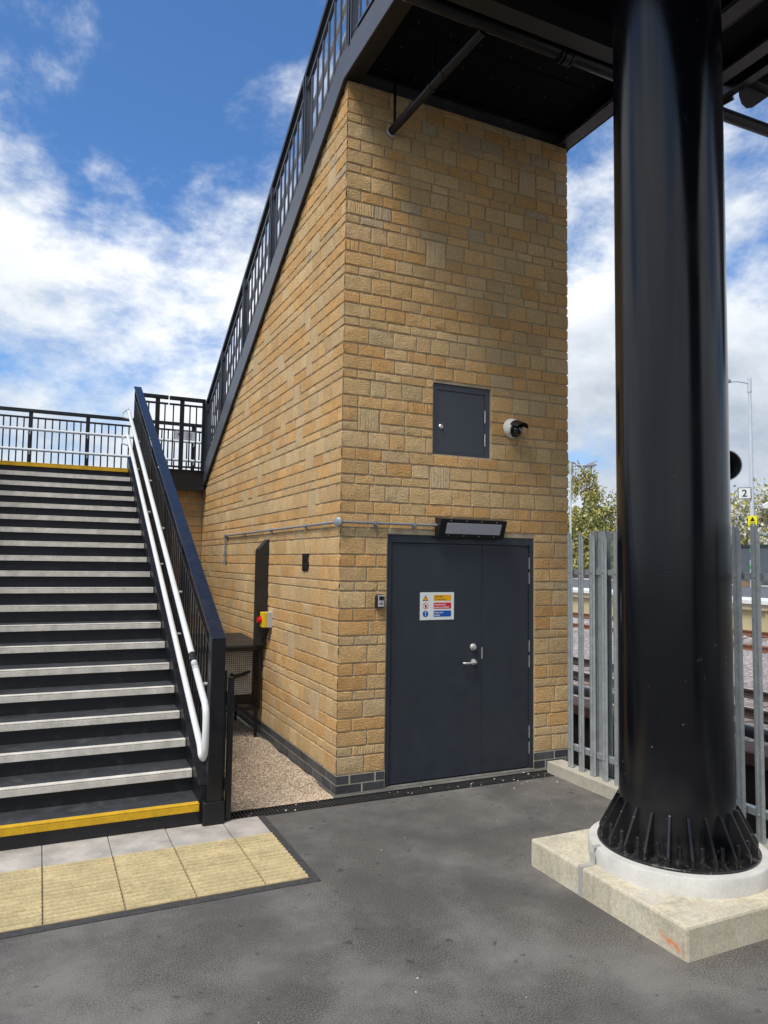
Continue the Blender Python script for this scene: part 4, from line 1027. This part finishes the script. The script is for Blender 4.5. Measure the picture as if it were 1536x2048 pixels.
# round loudspeaker behind the column
t = thing('horn_loudspeaker', (2.10, -1.95, 2.56), 'round black horn loudspeaker half hidden behind the column', 'loudspeaker')
sc_ = Vector((2.098, -1.95, 2.556)); axx = Vector((-.72, -.68, -.05)).normalized()
q = MB(); q.lathe([(.03, -.12), (.045, -.09), (.100, 0), (.106, .01), (.106, .018), (.100, .018), (.04, -.05)], sc_, axx, 36, caps=False); obj('horn', q, PLASB, t, smooth=True)
q = MB(); q.lathe([(.104, .012), (.109, .014), (.109, .022), (.102, .022), (.104, .012)], sc_, axx, 36, caps=False); obj('rim', q, PLASG, t, smooth=True)
q = MB(); q.lathe([(.0, -.05), (.03, -.03), (.02, .0), (.0, .01)], sc_, axx, 20); obj('driver', q, PLASB, t, smooth=True)
q = MB(); q.tube([sc_-axx*.10, sc_-axx*.12+Vector((-.25, -.05, 0)), Vector((1.45, -2.17, 2.54))], .016, 8); obj('arm', q, BLACK, t)

# ================================================================ PALISADE FENCE AND KERB
g = MB(); g.box(1.965, 2.135, -9.0, -.135, -.15, .10); obj('kerb', g, CONC, label='pale concrete kerb carrying the palisade fence', cat='kerb', bevel=.006)
t = thing('palisade_fence', (2.06, -3, .1), 'galvanised steel palisade fence with split pointed pales beside the tracks', 'fence')
def pale():
    q = MB(); prof = [(-.034, .0), (-.022, .012), (-.008, .012), (0, .004), (.008, .012), (.022, .012), (.034, 0)]
    tops = [1.955, 2.02, 2.035, 2.0, 2.035, 2.02, 1.955]; v = []
    for (z_) in (0, 1):
        for (yy, xx), tp in zip(prof, tops): v.append((xx if z_ == 0 else xx, yy, 0 if z_ == 0 else tp))
    for (z_) in (0, 1):
        for (yy, xx), tp in zip(prof, tops): v.append((xx-.003, yy, 0 if z_ == 0 else tp))
    n = 7; fs = []
    for i in range(n-1):
        fs += [(i, i+1, n+i+1, n+i), (2*n+i+1, 2*n+i, 3*n+i, 3*n+i+1), (n+i, n+i+1, 3*n+i+1, 3*n+i)]
    fs += [(0, n, 3*n, 2*n), (n-1, 3*n-1, 4*n-1, 2*n-1)]
    q.add(v, fs); return q
pm = None; ys = [-.372+.0-.1425*k for k in range(60)]
for k, y in enumerate(ys):
    if pm is None:
        q = pale(); me = bpy.data.meshes.new('pale'); me.from_pydata(q.v, [], q.f); me.materials.append(GALV); pm = me
    o = bpy.data.objects.new('pale', pm); S.collection.objects.link(o); o.parent = t
    o.location = Vector((2.035, y, .105))-Vector((2.06, -3, .1)); o.rotation_euler = (0, radians(180), 0) if False else (0, 0, pi)
    LOC[o.name] = LOC[t.name]
for z in (.27, 1.79):
    q = MB(); q.box(2.052, 2.058, -8.9, -.350, z-.0225, z+.0225); q.box(2.058, 2.10, -8.9, -.350, z+.0165, z+.0225); obj('rail', q, GALV, t)
for y in (-.695, -3.45, -6.2):
    q = MB(); q.box(2.062, 2.165, y-.003, y+.003, .10, 2.14); q.box(2.062, 2.068, y-.055, y+.055, .10, 2.14); q.box(2.16, 2.166, y-.055, y+.055, .10, 2.14); obj('post', q, GALV, t)
q = MB()
for y in ys[:30]:
    for z in (.27, 1.79): q.lathe([(.008, 0), (.005, .006)], (2.022, y, z), (-1, 0, 0), 8)
obj('bolt', q, STEEL, t)

# ================================================================ RAILWAY
g = MB(); grid(g, 2.14, 5.28, -60, 90, -1.45, 10, 60, f=lambda x, y: .12*noise.noise(Vector((x, y*.7, 0)))); obj('pit_floor', g, SOIL, kind='structure')
g = MB(); g.box(2.135, 2.15, -60, .0, -1.5, -.02); obj('retaining_wall', g, CONC, label='concrete retaining face below the palisade kerb', cat='retaining wall')
g = MB(); g.box(5.28, 5.9, -60, 90, -1.5, -.42); obj('trackside_wall', g, DARKW, label='dark brown retaining wall along the near side of the tracks', cat='retaining wall')
g = MB(); g.box(5.2, 5.68, -60, 90, -.405, -.25); obj('coping_beam', g, BROWN, label='rusty brown coping beam on top of the trackside wall', cat='coping', bevel=.015)
g = MB(); g.tube([(6.0, y, -.24+.03*sin(y*.7)) for y in range(-20, 60, 1)], .075, 10)
obj('cable_hose', g, CABLE, label='black ribbed cable hose lying beside the near track', cat='cable', smooth=True)
def ballz(x, y):
    b = -.40 if x < 14 else (-.40 if x < 15.8 else -.40+.22*min(1, (x-15.8)/1.2))
    if 10 < x < 14.4: b -= .06*sin((x-10)/4.4*pi)
    if 7.2 < x < 9.3: b = -.43
    return b+.05*noise.noise(Vector((x*2.2, y*2.2, 0)))+.03*noise.noise(Vector((x*7, y*7, 0)))
g = MB(); grid(g, 5.6, 18.2, -25, 60, 0, 90, 240, f=ballz); obj('ballast', g, BALL, kind='stuff', label='grey and pink railway ballast under the tracks', cat='ballast')
def railobj(x, z, label):
    q = MB(); zt = z
    prof = [(-.07, -.155), (.07, -.155), (.07, -.145), (.012, -.125), (.010, -.045), (.035, -.035), (.035, -.004), (-.035, -.004), (-.035, -.035), (-.010, -.045), (-.012, -.125), (-.07, -.145)]
    q.prism([(x+a, -40, zt+b) for a, b in prof][::-1], (0, 120, 0)); q.box(x-.033, x+.033, -40, 80, zt-.0038, zt, 1)
    t = thing('rail', (x, 0, z-.155), label, 'rail', 'rails of the two tracks')
    q2 = MB(); q2.prism([(x+a, -40, zt+b) for a, b in prof][::-1], (0, 120, 0)); obj('web', q2, RUST if x > 10 else mat('dark_rail', (.045, .03, .024), .8) if 'dark_rail' not in bpy.data.materials else bpy.data.materials['dark_rail'], t)
    q3 = MB(); q3.box(x-.033, x+.033, -40, 80, zt-.0035, zt); obj('running_surface', q3, RAILTOP if x < 10 else RUST, t)
railobj(7.55, -.25, 'shiny-topped rail nearest the fence'); railobj(9.02, -.25, 'shiny-topped second rail of the near track')
railobj(15.35, -.25, 'rust-brown near rail of the far track'); railobj(16.95, -.02, 'rust-brown rail right under the far platform wall')
q = MB(); q.box(-1.25, 1.25, -.13, .13, -.14, 0)
sm = bpy.data.meshes.new('sleeper'); sm.from_pydata(q.v, [], q.f); sm.materials.append(SLEEP)
for (xc_, zc_, lb) in ((8.28, -.405, 'concrete sleeper half buried in ballast under the near track'), (16.1, -.30, 'rust-stained sleeper half buried in ballast under the far track')):
    for k in range(14):
        o = bpy.data.objects.new('sleeper', sm); S.collection.objects.link(o); o.location = (xc_, -2+k*.7, zc_)
        if xc_ > 10: o.rotation_euler = (0, -radians(8.2), 0); o.location.y += 4
        o['label'] = lb; o['category'] = 'sleeper'; o['group'] = 'sleepers under the near track' if xc_ < 10 else 'sleepers under the far track'
# far platform
PZ = .82
g = MB(); g.box(18.15, 60, -40, 110, -1.0, PZ-.11); obj('platform', g, PLATW, kind='structure')
g = MB()
for k in range(60):
    g.box(18.08, 18.2, -30+k*1.9, -30+k*1.9+.06, -.6, PZ-.32)
obj('platform_ribs', g, PLATW, kind='structure')
g = MB()
for k in range(150): g.box(18.02, 18.5, -38+k*.95, -38+k*.95+.94, PZ-.30, PZ-.115)
obj('platform_coping', g, mat('coping_buff', (.50, .43, .29), .9, var=.1, vscale=1), kind='structure')
g = MB(); g.box(17.95, 20.0, -40, 110, PZ-.112, PZ); obj('platform_edge', g, PLATE, kind='structure')
g = MB(); g.box(20.0, 60, -40, 110, PZ-.112, PZ-.003); obj('platform_surface', g, PLATT, kind='structure')
g = MB(); g.box(33, 33.4, 5, 110, PZ, PZ+.06); obj('platform_line', g, PLATE, kind='structure')
# grey mesh fence on the far platform (right part)
t = thing('platform_fence', (33.5, 15, PZ), 'grey mesh panel fence along the back of the far platform', 'fence')
g = MB(); g.box(33.6, 33.62, 6, 31, PZ+.05, PZ+2.15); obj('panel', g, FENCEG, t)
for k in range(11):
    q = MB(); q.box(33.5, 33.6, 6+k*2.5-.04, 6+k*2.5+.04, PZ, PZ+2.3); obj('post', q, mat('dark_post', (.03, .04, .045), .6) if k == 0 else bpy.data.materials['dark_post'], t)
q = MB(); q.box(33.55, 33.65, 6, 31, PZ+2.15, PZ+2.28); obj('top_rail', q, bpy.data.materials['dark_post'], t)
t = thing('low_wall', (34.6, 45, PZ), 'low brown wall behind the far platform below the hedge', 'wall')
q = MB(); q.box(34.4, 34.8, 31.5, 100, PZ, PZ+.45); obj('wall', q, mat('low_brown', (.10, .085, .08), .9, var=.2), t)
t = thing('platform_shelter', (28, 37, PZ), 'grey cabinet on the far platform seen between the pales', 'cabinet')
q = MB(); q.box(31.5, 32.3, 36.3, 38.2, PZ, PZ+1.1); obj('body', q, FENCEG, t, bevel=.02); q = MB(); q.box(31.45, 32.35, 36.25, 38.25, PZ+1.1, PZ+1.16); obj('lid', q, bpy.data.materials['dark_post'], t)

def lamp(x, y, h, label, r, arm, detail):
    t = thing('platform_lamp', (x, y, PZ), label, 'lamp post')
    q = MB(); q.tube([(x, y, PZ), (x, y, PZ+h*.13)], r*1.35, 16); q.tube([(x, y, PZ+h*.13), (x, y, PZ+h-.7)], r, 16, r_end=r*.7); q.tube([(x, y, PZ+h-.7), (x, y, PZ+h)], r*.9, 16); obj('pole', q, POLE, t, smooth=True)
    q = MB(); ex = Vector(arm); p0 = Vector((x, y, PZ+h-.25)); q.tube([p0, p0+ex*.6+Vector((0, 0, .05)), p0+ex], r*.35, 8); obj('arm', q, POLE, t)
    u_ = ex.normalized(); s_ = Vector((-u_.y, u_.x, 0)); p1 = p0+ex; q = MB(); vs = []
    for (dd, ww, zt, zb) in ((-.05, .08, .07, -.05), (.15, .16, .13, -.06), (.5, .15, .12, -.05), (.72, .08, .05, -.03)):
        vs += [p1+u_*dd-s_*ww+Vector((0, 0, zb)), p1+u_*dd+s_*ww+Vector((0, 0, zb)), p1+u_*dd+s_*ww*.7+Vector((0, 0, zt)), p1+u_*dd-s_*ww*.7+Vector((0, 0, zt))]
    fs = [(0,1,2,3), (15,14,13,12)]
    for k in range(3):
        for i in range(4): fs.append((k*4+i, (k+1)*4+i, (k+1)*4+(i+1) % 4, k*4+(i+1) % 4))
    q.add(vs, fs); obj('lantern', q, mat('lantern_grey', (.22, .22, .23), .4) if 'lantern_grey' not in bpy.data.materials else bpy.data.materials['lantern_grey'], t, smooth=True, bevel=.01)
    if detail:
        vdir = Vector((x-CX, y-CY, 0)).normalized(); rt_ = Vector((vdir.y, -vdir.x, 0))
        for (za, zb_) in ((1.79, 1.97), (.95, 1.13)):
            q = MB(); q.tube([(x, y, PZ+za), (x, y, PZ+zb_)], r*1.4, 16); obj('green_band', q, GREEN, t, smooth=True)
    return t
lamp(30.1, 19.78, 10.6, 'tall pale lamp post with green bands standing right of the column', .115, (-1.0, .35, .05), True)
lamp(34.0, 38.4, 8.8, 'slim distant lamp post seen between the tower and the column', .085, (.95, -.75, .0), False)
vdir = Vector((30.1-CX, 19.78-CY, 0)).normalized(); rt_ = Vector((vdir.y, -vdir.x, 0)); base = Vector((30.1, 19.78, 0))-vdir*.17
t = thing('platform_number_sign', tuple(base+Vector((0, 0, 5.2))), 'small white platform number 2 sign hung on the lamp post', 'sign')
q = MB(); P0 = base+rt_*-.62; q.prism([P0+Vector((0, 0, 5.27)), P0+rt_*.60+Vector((0, 0, 5.27)), P0+rt_*.60+Vector((0, 0, 5.85)), P0+Vector((0, 0, 5.85))], vdir*.03)
obj('frame', q, PLASB, t)
q = MB(); q.prism([P0+rt_*.03+Vector((0, 0, 5.30))-vdir*.005, P0+rt_*.57+Vector((0, 0, 5.30))-vdir*.005, P0+rt_*.57+Vector((0, 0, 5.82))-vdir*.005, P0+rt_*.03+Vector((0, 0, 5.82))-vdir*.005], vdir*.003); obj('face', q, SIGNW, t)
q = MB(); textmb(q, '2', .50, P0+rt_*.30+Vector((0, 0, 5.39))-vdir*.008, rt_, (0, 0, 1), align='CENTER', bold=True); obj('lettering', q, INK, t)
t = thing('warning_plate', tuple(base+Vector((0, 0, 3.9))), 'yellow warning plate with a black triangle on the lamp post', 'sign')
q = MB(); P1 = base+rt_*-.19-vdir*.02; q.prism([P1+Vector((0, 0, 3.93)), P1+rt_*.40+Vector((0, 0, 3.93)), P1+rt_*.40+Vector((0, 0, 4.42)), P1+Vector((0, 0, 4.42))], vdir*.02); obj('plate', q, LEMON, t)
q = MB(); P1 = P1-vdir*.003; q.prism([P1+rt_*.08+Vector((0, 0, 4.14)), P1+rt_*.32+Vector((0, 0, 4.14)), P1+rt_*.20+Vector((0, 0, 4.37))], vdir*.002); q.prism([P1+rt_*.07+Vector((0, 0, 4.05)), P1+rt_*.33+Vector((0, 0, 4.05)), P1+rt_*.33+Vector((0, 0, 4.08)), P1+rt_*.07+Vector((0, 0, 4.08))], vdir*.002)
q.prism([P1+rt_*.07+Vector((0, 0, 3.98)), P1+rt_*.33+Vector((0, 0, 3.98)), P1+rt_*.33+Vector((0, 0, 4.01)), P1+rt_*.07+Vector((0, 0, 4.01))], vdir*.002); obj('triangle', q, INK, t)
t = thing('platform_camera', (30.9, 19.5, 4.9), 'white camera bracketed to the right of the tall lamp post', 'camera')
q = MB(); q.tube([(30.15, 19.75, 4.95), (30.7, 19.6, 4.95)], .03, 8); obj('bracket', q, POLE, t)
q = MB(); q.prism([(30.6, 19.5, 4.8), (31.2, 19.35, 4.85), (31.2, 19.35, 5.05), (30.9, 19.45, 5.15), (30.6, 19.5, 5.0)], (.1, .2, 0)); obj('body', q, PLASW, t, bevel=.02)

# ================================================================ TREES AND HEDGE
def leafcloud(mb, rg, c, r, n, s, squash=1.0, ncol=2, droop=0.0):
    for _ in range(n):
        while True:
            p = Vector((rg.uniform(-1, 1), rg.uniform(-1, 1), rg.uniform(-1, 1)))
            if p.length < 1: break
        p = Vector((c[0]+p.x*r, c[1]+p.y*r, c[2]+p.z*r*squash))
        d = Vector((rg.gauss(0, 1), rg.gauss(0, 1), rg.gauss(0, 1))).normalized(); u = d.orthogonal().normalized(); v = d.cross(u)
        q = s*rg.uniform(.6, 1.4)
        mb.add([p-u*q, p+v*q*.6, p+u*q, p-v*q*.6], [(0, 1, 2, 3)], rg.randrange(ncol))
def tree(x, y, z, h, w, label, seed, mats, n=3200, s=.16, group=None, drooping=False):
    rg = random.Random(seed); t = thing('birch_tree' if drooping else 'tree', (x, y, z), label, 'tree', group)
    tr = MB(); base = Vector((x, y, z)); topp = base+Vector((rg.uniform(-.4, .4), rg.uniform(-.4, .4), h*.86))
    pts = [base.lerp(topp, k/6)+Vector((rg.uniform(-.12, .12), rg.uniform(-.12, .12), 0))*k for k in range(7)]
    tr.tube(pts, h*.018, 8, r_end=h*.003); lf = MB()
    nb = 22
    for k in range(nb):
        f = .25+.72*k/nb; p = base.lerp(topp, f); a = rg.uniform(0, 2*pi); L = w*(1-.55*f)*rg.uniform(.6, 1.1)
        e_ = p+Vector((cos(a)*L, sin(a)*L, L*rg.uniform(.25, .7))); mid = p.lerp(e_, .5)+Vector((0, 0, L*.12))
        tr.tube([p, mid, e_], h*.006, 5, r_end=h*.0015)
        if drooping:
            for j in range(9):
                q0 = p.lerp(e_, rg.uniform(.35, 1))+Vector((rg.gauss(0, .25), rg.gauss(0, .25), .1)); dl = rg.uniform(.8, 2.3)
                tr.tube([q0, q0+Vector((rg.uniform(-.1, .1), rg.uniform(-.1, .1), -dl))], .012, 3)
                for _ in range(int(n/(nb*9))):
                    f2 = rg.random(); c = q0+Vector((rg.gauss(0, .10), rg.gauss(0, .10), -dl*f2)); leafcloud(lf, rg, c, .07, 1, s, 1)
        else:
            for j in range(5):
                c = p.lerp(e_, rg.uniform(.3, 1.1))+Vector((rg.gauss(0, .3), rg.gauss(0, .3), rg.gauss(0, .3)))
                leafcloud(lf, rg, c, w*rg.uniform(.14, .30), int(n/(nb*5)), s, .8, len(mats))
    obj('trunk', tr, BARK, t, smooth=True); obj('crown', lf, mats, t)
G_T = 'trees beyond the far platform'
tree(45.6, 50.4, PZ-1, 14.3, 3.2, 'drooping birch tree against the sky beside the tower edge', 1, [LEAF1, LEAF1], 6500, .10, G_T, True)
tree(43, 44, PZ-1, 7.8, 3.8, 'round olive-green tree in the gap left of the column', 2, [LEAF1, LEAF2], 4600, .14, G_T)
tree(47, 47.0, PZ-1, 9.6, 4.0, 'thin-leaved tree just behind the olive tree left of the column', 3, [LEAF2, LEAF1, BARK], 3000, .12, G_T)
tree(41, 47.5, PZ-1, 6.2, 3.4, 'bushy olive tree closest to the tower edge', 4, [LEAF1, LEAF2], 3600, .14, G_T)
tree(40, 24.5, PZ-1, 7.6, 3.6, 'white-blossomed tree behind the tall lamp post', 5, [BLOSS, LEAF1, BLOSS], 4200, .13, G_T)
tree(40.5, 28.5, PZ-1, 7.2, 3.4, 'blossoming tree just left of the tall lamp post', 6, [BLOSS, LEAF1, LEAF1, BLOSS], 4200, .13, G_T)
tree(42, 20.8, PZ-1, 7.9, 3.6, 'blossoming tree at the right edge of the picture', 8, [BLOSS, LEAF1, BLOSS], 4200, .13, G_T)
rgh = random.Random(31); g = MB()
for k in range(420):
    yy = rgh.uniform(16, 75); xx = 37+rgh.uniform(-.6, .6)
    leafcloud(g, rgh, (xx, yy, PZ+rgh.uniform(.2, 2.3)), .8, 60, .12, 1, 2)
obj('hedge', g, [LEAF2, LEAF1], label='long green hedge behind the far platform', cat='hedge')
# small flowering plants at the foot of the platform fence
t = thing('flower_planter', (33.1, 22.2, PZ), 'low yellow flowering planter by the foot of the lamp post', 'planter')
q = MB(); q.box(32.7, 33.1, 21.6, 22.7, PZ, PZ+.25); obj('trough', q, mat('wood_trough', (.30, .20, .09), .8), t)
q = MB(); rgf = random.Random(2); leafcloud(q, rgf, (32.9, 22.1, PZ+.5), .35, 260, .05, .8, 2); obj('flowers', q, [mat('yellow_petal', (.6, .45, .06), .7), LEAF2], t)
# weeds and litter in the pit behind the fence
g = MB(); rgw = random.Random(12)
for k in range(60): leafcloud(g, rgw, (rgw.uniform(2.3, 4.2), rgw.uniform(-4, 4), -1.33), .18, 14, .035, .6, 2)
obj('weeds', g, [LEAF1, BROWN], label='brown weeds and dead leaves in the pit behind the fence', cat='weeds', kind='stuff')
